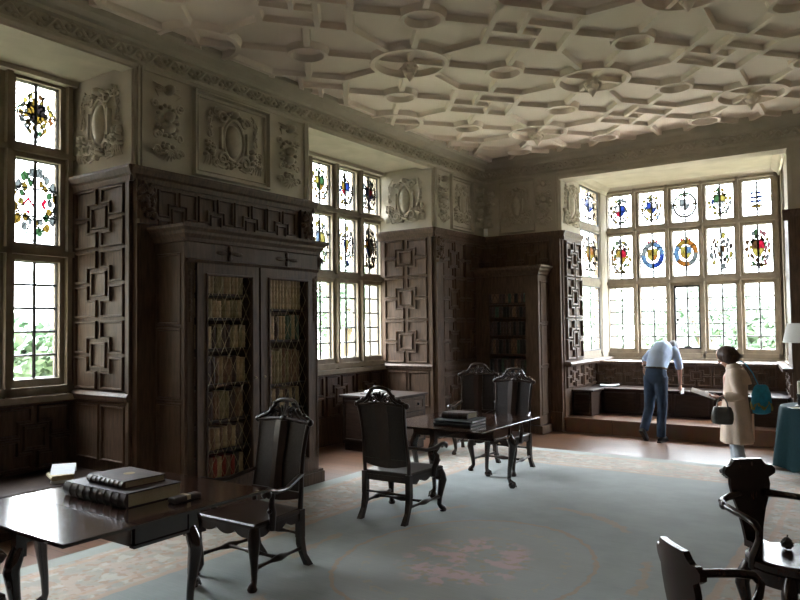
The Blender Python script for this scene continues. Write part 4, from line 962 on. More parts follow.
# ------------------------------------------------------------------ small desk under the middle window, two thin books on it
dk = empty('writing_desk', (-5.98, 8.2, 0)); tag(dk, 'low dark oak desk with drawers standing below the middle window', 'desk')
mb = MB(); mb.box((-6.42, 7.78, .10), (-5.56, 8.62, .755)); mb.box((-6.40, 7.80, 0), (-5.58, 8.60, .10)); wobj(mb, 'carcass', 'oak_deep', dk, bevel=.005)
mb = MB(); mb.box((-6.46, 7.74, .755), (-5.53, 8.66, .785)); wobj(mb, 'top', 'oak_deep', dk, bevel=.006)
for k in range(3):
    z = .14+k*.205; mb = MB(); f = FR((-5.56, 0, 0), (0, 1, 0), (0, 0, 1), (1, 0, 0)); f.box(mb, 7.84, z, 8.56, z+.185, 0, .012); plain_panel(mb, f, 7.87, z+.03, 8.53, z+.155, .02, .022)
    d_ = wobj(mb, 'drawer', 'oak_case', dk); mb = MB()
    for y in (8.0, 8.4): mb.ball((-5.53, y, z+.092), .02, 8, 6)
    wsub(mb, 'knob', 'iron', d_, dk, 40)
f = FR((0, 7.78, 0), (1, 0, 0), (0, 0, 1), (0, -1, 0)); mb = MB()
for k in range(2): plain_panel(mb, f, -6.38+k*.41, .16, -6.02+k*.41, .70, .025, .018)
wobj(mb, 'side_panel', 'oak_deep', dk)
flat_book((-6.09, 8.07, .785), .1, .30, .22, .018, 'leather_dk', 'thin dark book under the pale one on the desk below the window', 0, pages='paper')
flat_book((-6.07, 8.09, .803), .2, .25, .18, .034, 'paper', 'pale small book on top of the desk below the middle window', 0, pages='paper')

# ------------------------------------------------------------------ window seat (left) and the books on it
ws = empty('window_seat', (-6.5, 2.4, 0)); tag(ws, 'long low dark oak seat built under the left window', 'bench')
mb = MB(); mb.box((-6.83, .92, .35), (-6.02, 3.94, .39)); mb.box((-6.0, .92, .33), (-6.02, 3.94, .39)); wobj(mb, 'seat_board', 'oak_deep', ws, bevel=.006)
mb = MB(); mb.box((-6.82, .92, 0), (-6.08, 3.94, .35)); f = FR((-6.08, 0, 0), (0, 1, 0), (0, 0, 1), (1, 0, 0))
for k in range(4): plain_panel(mb, f, 1.0+k*.74, .07, 1.66+k*.74, .30)
wobj(mb, 'seat_front', 'oak_deep', ws)
flat_book((-6.17, 3.50, .39), -.6, .24, .17, .03, 'paper', 'white thin book at the bottom of the small pile on the window seat', 0, pages='paper')
flat_book((-6.17, 3.48, .42), -.35, .25, .19, .042, 'paper_old', 'buff book in the middle of the small pile on the window seat', 0)
t = empty('leaflet', (-6.16, 3.50, .462)); tag(t, 'folded white leaflet propped open on top of the window-seat pile', 'leaflet')
mb = MB(); mb.prism([(-.10, -.07, .0), (.10, -.07, .0), (.10, .04, .075), (-.10, .04, .075)], [(-.10, -.068, .002), (.10, -.068, .002), (.10, .042, .077), (-.10, .042, .077)]); mb.obj('page', 'paper', t)
mb = MB(); mb.prism([(-.10, .04, .075), (.10, .04, .075), (.10, .07, .0), (-.10, .07, .0)], [(-.10, .042, .077), (.10, .042, .077), (.10, .072, .0), (-.10, .072, .0)]); mb.obj('page', 'paper', t)
t.rotation_euler = (0, 0, .9)

t = empty('sensor_box', (XL+.10, YF-.10, LEDGE+.04)); tag(t, 'small white box standing in the far room corner on the panelling ledge', 'sensor'); t.rotation_euler = (0, 0, .6)
mb = MB(); mb.box((-.035, -.025, 0), (.035, .025, .13)); mb.obj('housing', 'shade', t, bevel=.008); mb = MB(); mb.box((-.022, -.030, .05), (.022, -.025, .11)); mb.obj('lens_cover', 'paper', t)
# ------------------------------------------------------------------ bay bench
PZ = .235; SZ = .665
bb = empty('bay_bench', (-2.75, 12.4, PZ)); tag(bb, 'dark oak bench running round three sides of the window bay', 'bench')
mb = MB(); mb.box((B0+.03, 11.78, SZ-.03), (-1.25, 12.55, SZ)); mb.box((B0+.03, 11.25, SZ-.03), (-3.98, 11.8, SZ)); mb.box((-1.72, 11.30, SZ-.03), (-1.17, 11.8, SZ)); mb.box((B0+.03, 12.5, SZ-.03), (-1.33, 13.38, SZ)); wobj(mb, 'seat_board', 'oak_deep', bb, bevel=.006)
mb = MB(); mb.box((B0+.03, 11.82, PZ), (-1.3, 13.38, SZ-.03)); mb.box((B0+.03, 11.30, PZ), (-4.03, 11.85, SZ-.03)); mb.box((-1.68, 11.34, PZ), (-1.19, 11.85, SZ-.03))
f = FR((0, 11.82, 0), (1, 0, 0), (0, 0, 1), (0, -1, 0))
for k in range(4): plain_panel(mb, f, -3.98+k*.57, PZ+.05, -3.47+k*.57, SZ-.07)
f = FR((0, 11.30, 0), (1, 0, 0), (0, 0, 1), (0, -1, 0)); plain_panel(mb, f, -4.32, PZ+.05, -4.07, SZ-.07)
wobj(mb, 'bench_front', 'oak_deep', bb)
mb = MB(); mb.box((B0+.03, 12.45, SZ), (-1.30, 13.37, 1.05)); mb.box((B0+.03, 12.41, 1.045), (-1.30, 13.38, 1.085))
f = FR((0, 12.45, 0), (1, 0, 0), (0, 0, 1), (0, -1, 0))
for k in range(6):
    w = (-1.42-B0-.05)/6; strap(mb, f, B0+.05+k*w+.015, SZ+.03, w-.03, .34, .03, .02)
wobj(mb, 'bench_back', 'oak', bb)
t = empty('leaflet', (-3.98, 12.08, SZ+.004), .3); tag(t, 'white opened leaflet lying on the bay bench at left', 'leaflet')
for s in (-1, 1):
    mb = MB(); mb.prism([(0, -.11, .0), (s*.16, -.11, .02), (s*.16, .11, .02), (0, .11, .0)], [(0, -.11, .02), (s*.15, -.11, .035), (s*.15, .11, .035), (0, .11, .02)]); mb.obj('page', 'paper', t)

# ------------------------------------------------------------------ cloth-covered table, lamp, candlestick and paper at the right
gt = empty('round_table', (-.60, 9.72, CZ*0)); tag(gt, 'round table at the right edge, hidden beneath a teal floor-length cloth', 'table')
mb = MB(); mb.lathe([(.001, .71), (.49, .71), (.49, .735), (.001, .735)], (-.60, 9.72, 0), 32); wobj(mb, 'tabletop', 'writing_wood', gt)
mb = MB(); mb.lathe([(.03, .12), (.05, .2), (.035, .4), (.055, .6), (.09, .71)], (-.60, 9.72, 0), 12); wobj(mb, 'pedestal', 'writing_wood', gt, 40)
for k in range(3):
    a = 3.5+2*PI*k/3; mb = MB(); mb.tube([(-.60+.03*math.cos(a), 9.72+.03*math.sin(a), .16), (-.60+.2*math.cos(a), 9.72+.2*math.sin(a), .10), (-.60+.40*math.cos(a), 9.72+.40*math.sin(a), .025), (-.60+.44*math.cos(a), 9.72+.44*math.sin(a), .02)], [.03, .028, .02, .02], 8); wobj(mb, 'leg', 'writing_wood', gt, 40)
mb = MB(); n = 72; rings = []
for q, z, amp in ((.02, .745, 0), (.47, .745, 0), (.50, .738, 0), (.515, .70, .006), (.535, .5, .022), (.56, .25, .034), (.585, .03, .045)):
    rings.append([(-.60+(q+amp*math.sin(9*a)+amp*.5*math.sin(14*a+1))*math.cos(a), 9.72+(q+amp*math.sin(9*a)+amp*.5*math.sin(14*a+1))*math.sin(a), z+(.02*math.sin(9*a) if z < .1 else 0)) for a in [2*PI*i/n for i in range(n)]])
mb.loft(rings, caps=False); mb.add(rings[0], [tuple(range(n))]); o = mb.obj('tablecloth', 'cloth_green', smooth=60); tag(o, 'teal floor-length cloth draped over the round table at the right edge', 'tablecloth')
lp = empty('table_lamp', (-.82, 9.80, .746)); tag(lp, 'table lamp with white tapered shade on the teal-clothed table', 'lamp')
mb = MB(); mb.lathe([(.001, 0), (.09, 0), (.095, .015), (.05, .04), (.025, .07), (.035, .15), (.06, .24), (.05, .36), (.022, .45), (.018, .60), (.012, .83), (.001, .83)], n=16); mb.obj('base', 'iron', lp, 40)
mb = MB(); n = 28; mb.loft([[(r*math.cos(2*PI*i/n), r*math.sin(2*PI*i/n), z) for i in range(n)] for r, z in ((.245, .75), (.19, .985), (.187, .985), (.242, .75))], caps=False); mb.obj('lamp_shade', 'shade', lp, 40)
mb = MB(); mb.lathe([(.004, .95), (.004, 1.0), (.014, 1.01), (.012, 1.03), (.002, 1.05)], n=8)
for k in range(3): mb.tube([(0, 0, .98), (.19*math.cos(2.1*k), .19*math.sin(2.1*k), .98)], .003, 5)
mb.tube([(0, 0, .8), (0, 0, .99)], .006, 6); mb.obj('finial', 'brass', lp, 40)
cs = empty('candlestick', (-.875, 9.50, .746)); tag(cs, 'dark candlestick holding a short white candle, beside the lamp', 'candlestick')
mb = MB(); mb.lathe([(.001, 0), (.05, 0), (.05, .012), (.018, .025), (.014, .06), (.026, .08), (.014, .10), (.02, .135), (.03, .14), (.03, .15), (.001, .15)], n=14); mb.obj('holder', 'iron', cs, 40)
mb = MB(); mb.lathe([(.001, .13), (.017, .13), (.016, .30), (.001, .305)], n=12); mb.obj('candle', 'ivory', cs, 40)
t = empty('leaflet', (-.86, 9.36, .746), .5); tag(t, 'white paper lying flat at the edge of the teal-clothed table', 'leaflet')
mb = MB(); mb.box((-.11, -.07, 0), (.11, .07, .003)); mb.obj('sheet', 'paper', t); mb = MB(); mb.box((-.09, -.06, .003), (.0, .05, .006)); mb.obj('folded_corner', 'paper_old', t)

# ------------------------------------------------------------------ low-backed writing chairs at the right foreground
def writing_chair(loc, rz, label):
    t = empty('writing_chair', loc, rz); tag(t, label, 'chair', 'low-backed chairs in the right foreground'); w = M['writing_wood']
    mb = MB(); mb.box((-.05, .20, .40), (.05, .385, .44)); mb.lathe([(.001, .40), (.23, .40), (.255, .415), (.255, .445), (.235, .46), (.001, .452)], n=36); mb.obj('seat', w, t, 35)
    mb = MB(); mb.lathe([(.20, .33), (.235, .33), (.243, .37), (.24, .40), (.20, .40)], n=36); mb.obj('seat_rail', w, t, 35)
    sil = [(-.050, .44), (-.062, .52), (-.085, .62), (-.112, .70), (-.122, .76), (-.118, .80), (-.135, .81), (-.155, .825), (-.158, .85), (-.14, .872), (-.115, .872), (-.10, .885), (-.085, .91), (.085, .91), (.10, .885), (.115, .872), (.14, .872), (.158, .85), (.155, .825), (.135, .81), (.118, .80), (.122, .76), (.112, .70), (.085, .62), (.062, .52), (.050, .44)]
    # splat with crest, slightly curved front to back
    K = len(sil); mb = MB(); cols = 6
    half = sil[:K//2][::1]; rows = [(sil[i], sil[K-1-i]) for i in range(K//2)]
    def yy(x, z): return .37+.05*max(0, (z-.45))/.45-.8*x*x
    F, Bk = [], []
    for (a, b) in rows:
        F.append([(1.06*(a[0]+(b[0]-a[0])*j/cols), yy(1.06*(a[0]+(b[0]-a[0])*j/cols), a[1])-.012, a[1]+(b[1]-a[1])*j/cols) for j in range(cols+1)])
        Bk.append([(p[0], p[1]+.026, p[2]) for p in F[-1]])
    rings = [f_+list(reversed(b_)) for f_, b_ in zip(F, Bk)]; mb.loft(rings); mb.obj('splat', w, t, 45)
    for s in (-1, 1):
        mb = MB(); mb.tube([(s*.085, .378, .71), (s*.18, .345, .70), (s*.25, .29, .695), (s*.282, .20, .69), (s*.292, .10, .685), (s*.294, .0, .68), (s*.296, -.075, .668), (s*.290, -.105, .635), (s*.282, -.09, .585), (s*.268, -.045, .53), (s*.256, .005, .47), (s*.245, .03, .40)],
                           [.024, .020, .019, .019, .019, .019, .019, .019, .019, .020, .021, .02], 10); mb.ball((s*.288, .215, .69), (.02, .03, .024), 8, 6); mb.obj('arm', w, t, 60)
    for x, y in ((-.2, .12), (.2, .12), (-.17, -.17), (.17, -.17)):
        d = Vector((x, y, 0)).normalized()*.03; mb = MB()
        mb.tube([(x, y, .40), (x+d.x, y+d.y, .33), (x+d.x*1.3, y+d.y*1.3, .28), (x+d.x*.5, y+d.y*.5, .16), (x, y, .07), (x+d.x*.8, y+d.y*.8, .02), (x+d.x*.8, y+d.y*.8, 0)], [.03, .04, .038, .026, .02, .032, .026], 10); mb.obj('leg', w, t, 50)
    return t
wc = writing_chair((-.445, 4.42, CZ), .75, 'low-backed round-seated chair at right, its whole curled crest showing')
dup(wc, (-.365, 3.04, CZ), 2.27, 'low-backed chair at the bottom edge, seen from behind, cut off by the frame')
t = empty('pine_cone', (-.50, 4.52, CZ+.458)); tag(t, 'small dark knobbly cone resting on the round chair seat', 'cone')
mb = MB(); mb.ball((0, 0, .034), (.026, .026, .034), 10, 8)
for k in range(40):
    a = k*2.4; z = .006+.056*k/40; r = .028*math.sin(PI*min(1, max(.08, (z+.008)/.075))); mb.ball((r*math.cos(a), r*math.sin(a), z), (.008, .008, .006), 6, 4)
mb.obj('cone_scales', 'leather_dk', t); mb = MB(); mb.tube([(.0, 0, .06), (.004, 0, .08)], .004, 6); mb.obj('stalk', 'leather_br', t)

# ------------------------------------------------------------------ people
DG = bpy.context
def organic(mb, name, m, parent, voxel=.01, sm=6):
    o = mb.obj(name, m)
    r = o.modifiers.new('r', 'REMESH'); r.mode = 'VOXEL'; r.voxel_size = voxel
    s = o.modifiers.new('s', 'SMOOTH'); s.factor = .5; s.iterations = sm
    dg = bpy.context.evaluated_depsgraph_get(); me = bpy.data.meshes.new_from_object(o.evaluated_get(dg)); o.modifiers.clear(); o.data = me
    me.polygons.foreach_set('use_smooth', [True]*len(me.polygons)); me.update(); o.parent = parent; return o
def limb(mb, pts, rs, n=12): mb.tube(pts, rs, n)
def hand(mb, wrist, d, palmn, side, curl=.5, L_=.17):
    """palm and five fingers; d = pointing direction, palmn = palm normal (fingers curl towards it)"""
    wrist = Vector(wrist); d = Vector(d).normalized(); p = Vector(palmn).normalized(); x = d.cross(p).normalized()*side
    mb.tube([wrist-d*.03, wrist, wrist+d*.035, wrist+d*.075, wrist+d*.088], [.023, .024, .034, .037, .026], 10, flat=.55, up=p)
    for i, (ln, of) in enumerate(((.066, .027), (.076, .010), (.070, -.008), (.054, -.025))):
        b = wrist+d*.078+x*of; q1 = b+d*ln*.45+p*ln*.1*curl; q2 = q1+(d*(1-curl*.7)+p*curl).normalized()*ln*.35; q3 = q2+(d*(1-curl*1.2)+p*curl*1.5).normalized()*ln*.25
        mb.tube([b-d*.02, q1, q2, q3], [.0095, .0092, .0085, .007], 8)
    b = wrist+d*.025+x*.026; mb.tube([b, b+d*.025+x*.02+p*.012, b+d*.055+x*.022+p*.028, b+d*.075+x*.014+p*.036], [.012, .011, .0095, .0075], 8)
def head(mb, c, fwd, up):
    c = Vector(c); f = Vector(fwd).normalized(); u = (Vector(up)-f*Vector(up).dot(f)).normalized(); r = f.cross(u)
    mx = Matrix((r, f, u)).transposed()
    mb.ball(c+u*.02, 1, 16, 10, mx @ Matrix.Diagonal((.074, .094, .096))); mb.ball(c-u*.045+f*.022, 1, 14, 8, mx @ Matrix.Diagonal((.055, .066, .066)))
    mb.ball(c+f*.098-u*.012, 1, 8, 6, mx @ Matrix.Diagonal((.014, .020, .022))); mb.ball(c+f*.088-u*.055, 1, 8, 6, mx @ Matrix.Diagonal((.024, .010, .009))); mb.ball(c+f*.078-u*.092, 1, 8, 6, mx @ Matrix.Diagonal((.024, .018, .016)))
    for s in (-1, 1): mb.ball(c+r*s*.076-u*.005-f*.008, 1, 8, 6, mx @ Matrix.Diagonal((.010, .02, .032)))
    eyes = [c+f*.087+r*s*.031+u*.012 for s in (-1, 1)]
    return eyes, mx
def eyes_obj(eyes, parent):
    for e in eyes:
        mb = MB(); mb.ball(e, .010, 8, 6); mb.obj('eye', 'ivory', parent, 60)
# ---- woman in the trench coat: local forward is -y
wo = empty('person', (-1.43, 8.66, CZ+.003), -1.45); wo.scale = (.97, .97, .965); tag(wo, 'person in a beige trench coat with grey handbag, reading a leaflet', 'person')
mb = MB()
for s, ft in ((-1, -.02), (1, .03)):
    limb(mb, [(s*.085, 0, .82), (s*.09, -.01, .62), (s*.085, -.015+ft*.4, .44), (s*.082, .01+ft*.8, .25), (s*.08, .02+ft, .07)], [.085, .08, .055, .05, .036])
mb.ball((0, 0, .85), (.15, .115, .13), 14, 8); limb(mb, [(0, 0, .85), (0, 0, 1.0), (0, .015, 1.15), (0, .01, 1.25), (0, -.015, 1.30), (0, -.05, 1.36)], [.13, .12, .14, .10, .05, .046])
ey, hm = head(mb, (0, -.085, 1.405), (0, -.80, -.60), (0, -.5, 1))
# arms: left arm (+x) forward holding the leaflet, bag on the forearm; right arm hanging close
LH = Vector((.26, -.13, .942)); limb(mb, [(.15, .01, 1.225), (.205, .03, 1.10), (.238, .06, .97), (.255, -.05, .95), LH], [.05, .045, .036, .033, .025])
RH = Vector((-.17, -.12, .86)); limb(mb, [(-.15, .01, 1.225), (-.19, .02, 1.10), (-.20, .02, .97), (-.18, -.05, .92), RH], [.05, .045, .036, .033, .025])
hand(mb, LH, (-.15, -1, .02), (0, 0, 1), 1, .7); hand(mb, RH, (.2, -.5, -.9), (.9, -.2, 0), 1, .5)
wb = organic(mb, 'body', 'skin', wo, .0085, 4); eyes_obj(ey, wb)
mb = MB()
for s, ft in ((-1, -.02), (1, .03)): limb(mb, [(s*.085, 0, .86), (s*.09, -.01, .62), (s*.085, -.01+ft*.4, .44), (s*.082, .012+ft*.8, .25), (s*.08, .015+ft, .09)], [.095, .088, .068, .066, .062])
mb.ball((0, 0, .87), (.15, .12, .1)); organic(mb, 'trousers', 'trouser', wb, .012)
for s, ft in ((-1, -.02), (1, .03)):
    mb = MB(); mb.tube([(s*.08, .06+ft, .045), (s*.082, .02+ft, .052), (s*.088, -.06+ft, .046), (s*.092, -.14+ft, .040), (s*.09, -.175+ft, .034)], [.030, .040, .038, .036, .018], 12); mb.ball((s*.08, .03+ft, .055), (.038, .045, .04)); mb.box((s*.085-.032, -.15+ft, 0), (s*.085+.032, .07+ft, .012)); mb.obj('shoe', 'shoe', wb, 60)
mb = MB(); n = 28; R_ = [(1.285, -.012, .068, .062), (1.265, 0, .115, .08), (1.235, .008, .165, .098), (1.16, .016, .192, .122), (1.05, .012, .188, .130), (.93, .004, .182, .132), (.80, .004, .198, .148), (.65, .008, .215, .160), (.50, .012, .232, .172), (.405, .014, .243, .18)]
mb.loft([[(rx*math.cos(a)*(1+fo*math.sin(7*a)), cy+ry*math.sin(a)*(1+fo*math.sin(7*a)), z) for a in [2*PI*i/n for i in range(n)]] for (z, cy, rx, ry), fo in zip(R_, (0, 0, 0, .004, .010, .02, .034, .046, .055, .06))])
limb(mb, [(.12, .01, 1.235), (.168, .012, 1.19), (.212, .03, 1.08), (.238, .06, .965), (.253, -.03, .95), (.258, -.10, .946)], [.062, .068, .066, .064, .060, .056])
limb(mb, [(-.12, .01, 1.235), (-.165, .012, 1.19), (-.20, .02, 1.08), (-.212, .02, .965), (-.19, -.04, .91), (-.175, -.09, .875)], [.062, .068, .066, .064, .058, .054])
coat_ = organic(mb, 'coat', 'coat', wb, .012, 5)
mb = MB(); mb.loft([[(rx*math.cos(a), cy+ry*math.sin(a), z) for a in [PI*(-.08)+PI*1.16*i/18 for i in range(19)]]+[(rx*.97*math.cos(a), cy+ry*.97*math.sin(a), z) for a in [PI*(-.08)+PI*1.16*(18-i)/18 for i in range(19)]] for z, cy, rx, ry in ((1.27, .004, .122, .09), (1.235, .012, .184, .114), (1.16, .02, .216, .142), (1.085, .022, .226, .158))]); mb.obj('storm_flap', 'coat', coat_, 50)
mb = MB(); mb.loft([[(rx*math.cos(a), cy+ry*math.sin(a), z+dz*(1 if math.sin(a) > -.5 else .3)) for a in [2*PI*i/20 for i in range(20)]] for z, cy, rx, ry, dz in ((1.275, -.005, .085, .072, 0), (1.30, -.015, .075, .066, .02), (1.265, .0, .112, .092, 0), (1.25, .004, .118, .10, -.01))], caps=False); mb.obj('collar', 'coat', coat_, 60)
mb = MB(); mb.box((-.005, .168, .42), (.005, .192, .74)); mb.obj('back_vent', 'coat', coat_)
# bobbed hair
mb = MB(); hc = Vector((0, -.07, 1.425)); mb.ball(hc, (.108, .118, .105), 16, 10); mb.ball(hc+Vector((0, .03, -.045)), (.112, .09, .075), 14, 8)
for k in range(16):
    a = PI*(-.15+1.3*k/15); mb.tube([hc+Vector((.07*math.cos(a), .07*math.sin(a), .06)), hc+Vector((.112*math.cos(a), .02+.10*math.sin(a), -.01)), hc+Vector((.108*math.cos(a), .02+.09*math.sin(a), -.085))], [.02, .024, .016], 8)
organic(mb, 'hair', 'hair_br', wb, .009, 3)
MW = wo.matrix_basis.copy(); MWm = Matrix.Translation(wo.location) @ Matrix.Rotation(-1.45, 4, 'Z') @ Matrix.Diagonal((.97, .97, .965, 1))
# handbag on the left forearm
hp = MWm @ Vector((.29, -.12, .70)); hb_ = empty('handbag', hp, -1.45+PI/2); hb_.scale = (.8, .85, .82); tag(hb_, 'grey leather handbag hanging from the hand of the person in the trench coat', 'handbag')
mb = MB(); n = 24
mb.loft([[(rx*abs(math.cos(a))**.7*(1 if math.cos(a) > 0 else -1), ry*abs(math.sin(a))**.7*(1 if math.sin(a) > 0 else -1), z) for a in [2*PI*i/n for i in range(n)]] for z, rx, ry in ((-.07, .10, .03), (-.06, .125, .045), (.0, .142, .05), (.08, .138, .045), (.15, .115, .03), (.165, .10, .015))]); mb.obj('bag_body', 'bag_grey', hb_, 50)
for s in (-1, 1):
    mb = MB(); mb.tube([(-.07, s*.025, .14), (-.062, s*.02, .22), (-.03, s*.012, .285), (.0, s*.008, .305), (.03, s*.012, .285), (.062, s*.02, .22), (.07, s*.025, .14)], .008, 8); mb.obj('handle', 'bag_grey', hb_, 60)
for s in (-1, 1):
    mb = MB(); mb.box((s*.07-.012, -.052, -.05), (s*.07+.012, .052, .15)); mb.obj('strap', 'bag_grey', hb_)
# teal bag on the far shoulder
tp = MWm @ Vector((-.17, .27, .87)); tbag = empty('shoulder_bag', tp, -1.45); tbag.scale = (.95, .9, 1.1); tag(tbag, 'teal cloth shoulder bag with yellow print behind the trench coat', 'bag')
mb = MB(); mb.loft([[(rx*math.cos(a), ry*math.sin(a), z) for a in [2*PI*i/20 for i in range(20)]] for z, rx, ry in ((-.13, .06, .03), (-.115, .11, .05), (-.02, .130, .065), (.08, .118, .055), (.15, .09, .03), (.17, .06, .012))]); mb.xform(Matrix.Rotation(PI/2+.5, 4, 'Z')); mb.obj('bag_body', 'bag_teal', tbag, 50)
mb = MB(); mb.tube([(.0, -.02, .15), (-.0, -.09, .29), (-.02, -.17, .385), (-.035, -.25, .425), (-.04, -.32, .405), (-.04, -.365, .33)], .012, 8, flat=.5); mb.obj('strap', 'bag_teal', tbag, 60)
mb = MB(); rr = random.Random(2)
for k in range(26):
    a = rr.uniform(0, 2*PI); z = -.045+.03*math.sin(5*a)+rr.uniform(-.012, .012); q = .127; mb.ball((q*math.cos(a), (q*.45)*math.sin(a), z), (.016, .014, .018), 6, 4)
mb.tube([(.127*math.cos(a), .058*math.sin(a), -.045+.03*math.sin(5*a)) for a in [2*PI*i/40 for i in range(40)]], .008, 5, True); mb.xform(Matrix.Rotation(PI/2+.5, 4, 'Z')); mb.obj('print', 'bag_gold', tbag)
# leaflet in her hand
lfp = MWm @ Vector((.245, -.29, .965)); lf = empty('leaflet', lfp, -1.45); tag(lf, 'white leaflet held out by the person in the trench coat', 'leaflet')
mb = MB(); mb.prism([(-.075, -.16, .012), (.075, -.16, .012), (.075, .10, .0), (-.075, .10, .0)], [(-.075, -.16, .014), (.075, -.16, .014), (.075, .10, .002), (-.075, .10, .002)]); mb.obj('sheet', 'paper_lit', lf)
mb = MB(); mb.prism([(-.07, -.155, .0155), (.07, -.155, .0155), (.07, .09, .0035), (-.07, .09, .0035)], [(-.068, -.155, .017), (.068, -.155, .017), (.068, .09, .005), (-.068, .09, .005)]); mb.obj('inner_page', 'paper_lit', lf); lf.rotation_euler = (-.3, .25, -1.45)
# ---- man in the blue shirt, bending forward, seen from behind: local forward is -y
mn = empty('person', (-2.83, 10.74, 0), PI-.17); mn.scale = (.84, 1, .985); tag(mn, 'person in pale blue shirt and jeans bending over the bay bench', 'person')
mb = MB()
lA = [(.10, .02, .98), (.13, .0, .72), (.165, -.03, .50), (.19, .03, .32), (.205, .10, .17)]
rA = [(-.09, .02, .98), (-.085, .01, .72), (-.08, -.02, .50), (-.075, .02, .28), (-.07, .03, .08)]
for P_ in (lA, rA): limb(mb, P_, [.10, .088, .062, .058, .04])
mb.ball((0, .02, 1.02), (.165, .13, .13), 14, 8)
limb(mb, [(0, .02, 1.02), (0, -.05, 1.18), (0, -.16, 1.29), (0, -.28, 1.345), (-.02, -.36, 1.375), (-.05, -.42, 1.39)], [.14, .14, .155, .15, .08, .058])
ey, hm = head(mb, (-.07, -.50, 1.40), (.05, -.62, -.78), (0, -.80, .6))
LHm = Vector((.225, -.01, 1.12)); limb(mb, [(.14, -.28, 1.37), (.205, -.22, 1.31), (.255, -.10, 1.23), (.25, -.06, 1.18), LHm], [.06, .052, .042, .036, .029])
RHm = Vector((-.20, -.43, .84)); limb(mb, [(-.16, -.30, 1.37), (-.20, -.35, 1.25), (-.205, -.42, 1.07), (-.20, -.43, .96), RHm], [.06, .052, .042, .036, .029])
hand(mb, LHm, (-.1, .35, -.9), (-.9, 0, .1), 1, .5); hand(mb, RHm, (0, -.25, -1), (.8, 0, .1), -1, .55)
mbd = organic(mb, 'body', 'skin', mn, .009, 4); eyes_obj(ey, mbd)
mb = MB()
for P_ in (lA, rA): limb(mb, [P_[0], P_[1], P_[2], P_[3], tuple(Vector(P_[4])+Vector((0, 0, .0)))], [.118, .102, .082, .078, .076])
mb.ball((0, .025, 1.01), (.188, .158, .16), 14, 8); jn = organic(mb, 'jeans', 'jeans', mbd, .012, 5)
mb = MB(); mb.tube([(.176*math.cos(a), .012+.138*math.sin(a), 1.10+.02*math.sin(a)) for a in [2*PI*i/24 for i in range(24)]], .016, 6, True); mb.obj('belt', 'shoe', jn, 60)
mb = MB(); limb(mb, [(0, .015, 1.07), (0, -.02, 1.15), (0, -.10, 1.26), (0, -.20, 1.335), (0, -.29, 1.36), (0, -.37, 1.365)], [.165, .175, .185, .188, .165, .085], 18)
limb(mb, [(.13, -.29, 1.37), (.18, -.26, 1.35), (.215, -.20, 1.305), (.258, -.095, 1.225), (.25, -.06, 1.18)], [.085, .08, .07, .062, .055])
limb(mb, [(-.13, -.29, 1.37), (-.175, -.31, 1.335), (-.20, -.36, 1.22), (-.207, -.42, 1.08)], [.085, .08, .07, .062])
organic(mb, 'shirt', 'shirt', mbd, .012, 5)
mb = MB(); mb.tube([(-.03, -.35, 1.43), (.035, -.37, 1.40), (.03, -.385, 1.34), (-.03, -.39, 1.32), (-.09, -.385, 1.35), (-.095, -.37, 1.40)], .018, 8, True); mb.obj('shirt_collar', 'shirt', mbd, 60)
mb = MB(); hc = Vector((-.07, -.475, 1.43)); mb.ball(hc, (.084, .096, .085), 14, 9); mb.ball(hc+Vector((0, .05, .0)), (.076, .07, .075), 12, 8); organic(mb, 'hair', 'hair_gr', mbd, .009, 3)
mb = MB(); mb.tube([tuple(LHm+Vector((.034*math.cos(a), .03*math.sin(a)+.0, .02))) for a in [2*PI*i/16 for i in range(16)]], .008, 6, True); mb.obj('wristwatch', 'shoe', mbd, 60)
for P_, pit in ((lA, .75), (rA, 0)):
    a = Vector(P_[4]); mb = MB(); mb.tube([(0, .06, -.045), (0, .02, -.03), (0, -.07, -.04), (0, -.16, -.05), (0, -.20, -.056)], [.034, .044, .044, .04, .02], 12); mb.ball((0, .0, -.01), (.042, .05, .045)); mb.box((-.036, -.18, -.08), (.036, .08, -.062))
    mb.xform(Matrix.Translation(a) @ Matrix.Rotation(pit, 4, 'X')); mb.obj('shoe', 'shoe', mbd, 60)
MM = Matrix.Translation(mn.location) @ Matrix.Rotation(PI-.17, 4, 'Z') @ Matrix.Diagonal((.84, 1, .985, 1))
lf2 = empty('leaflet', MM @ Vector((-.20, -.49, .715)), PI-.17); tag(lf2, 'small white paper held low by the person in the blue shirt', 'leaflet')
mb = MB(); mb.box((-.002, -.07, -.03), (.002, .05, .06)); mb.obj('sheet', 'paper', lf2); mb = MB(); mb.prism([(.003, -.065, -.025), (.003, .045, -.025), (.012, .045, .055), (.012, -.065, .055)], [(.005, -.065, -.025), (.005, .045, -.025), (.014, .045, .055), (.014, -.065, .055)]); mb.obj('folded_page', 'paper', lf2)

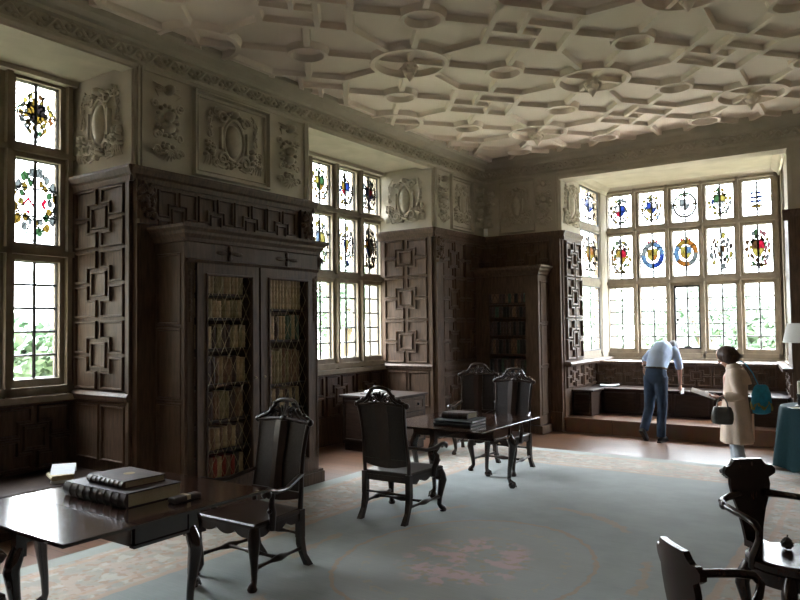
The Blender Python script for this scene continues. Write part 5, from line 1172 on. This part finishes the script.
# ------------------------------------------------------------------ outside: lawn, added bounce gravel, unseen light blockers, trees
mb = MB(); mb.box((-70, -40, -1.0), (40, 90, -.8)); ST(mb.obj('lawn', 'lawn'))
mb = MB(); mb.box((-7.4, 14.2, -.8), (3, 18, -.76)); ST(mb.obj('gravel_bounce', 'gravel'))  # pale strip added below the bay to bounce daylight up to the ceiling
mb = MB(); mb.box((-7.3, YN-.3, ZC+.2), (XR+2, YF+.4, 12)); ST(mb.obj('sun_block_storey', 'wallplain'))  # unseen mass added overhead to shade the ground outside the windows
mb = MB(); mb.box((-20, -14, -.8), (-9.2, .9, 9)); ST(mb.obj('recess_shade_block', 'wallplain'))      # unseen block added to cut skylight on the left window reveal
def tree(loc, h, r, label, seed, n=2600, leaf=.15):
    t = empty('tree', loc); tag(t, label, 'tree', 'trees in the grounds outside'); rnd = random.Random(seed)
    mb = MB(); mb.tube([(0, 0, 0), (.1, 0, h*.3), (0, .1, h*.6), (0, 0, h*.8)], [r*.09, r*.07, r*.05, r*.02], 8)
    for k in range(6):
        a = k*1.05; mb.tube([(0, 0, h*(.35+.05*k)), (r*.35*math.cos(a), r*.35*math.sin(a), h*(.5+.05*k)), (r*.6*math.cos(a), r*.6*math.sin(a), h*(.58+.05*k))], [r*.04, r*.025, r*.01], 6)
    mb.obj('trunk', 'bark', t, 60); mb = MB()
    cl_ = [(rnd.uniform(-.6, .6)*r, rnd.uniform(-.6, .6)*r, h*.60+rnd.uniform(-.32, .30)*h, rnd.uniform(.35, .55)*r) for _ in range(9)]
    for k in range(n):
        c = rnd.choice(cl_); v = Vector((rnd.gauss(0, 1), rnd.gauss(0, 1), rnd.gauss(0, 1))).normalized()*c[3]*rnd.uniform(.6, 1)
        p = Vector(c[:3])+v; u = Vector((rnd.gauss(0, 1), rnd.gauss(0, 1), rnd.gauss(0, 1))).normalized(); w = u.orthogonal(); s = leaf*rnd.uniform(.6, 1.3)
        mb.add([p-u*s, p-w*s*.5, p+u*s, p+w*s*.5], [(0, 1, 2, 3)])
    mb.obj('crown', 'leaf', t)
tree((-9.4, 27, -.8), 4.6, 2.6, 'leafy tree seen through the leftmost clear panes of the bay', 1)
tree((-6.2, 30, -.8), 4.2, 2.2, 'leafy tree seen through the middle clear panes of the bay', 2)
tree((-3.4, 26, -.8), 3.4, 1.6, 'small leafy tree seen through the right-hand clear panes of the bay', 3)
tree((-22, 27, -.8), 6, 3, 'leafy tree faintly seen through the middle window', 4)
tree((-16.5, 8.6, -.8), 2.6, 1.5, 'low leafy tree faintly seen through the left window', 5)
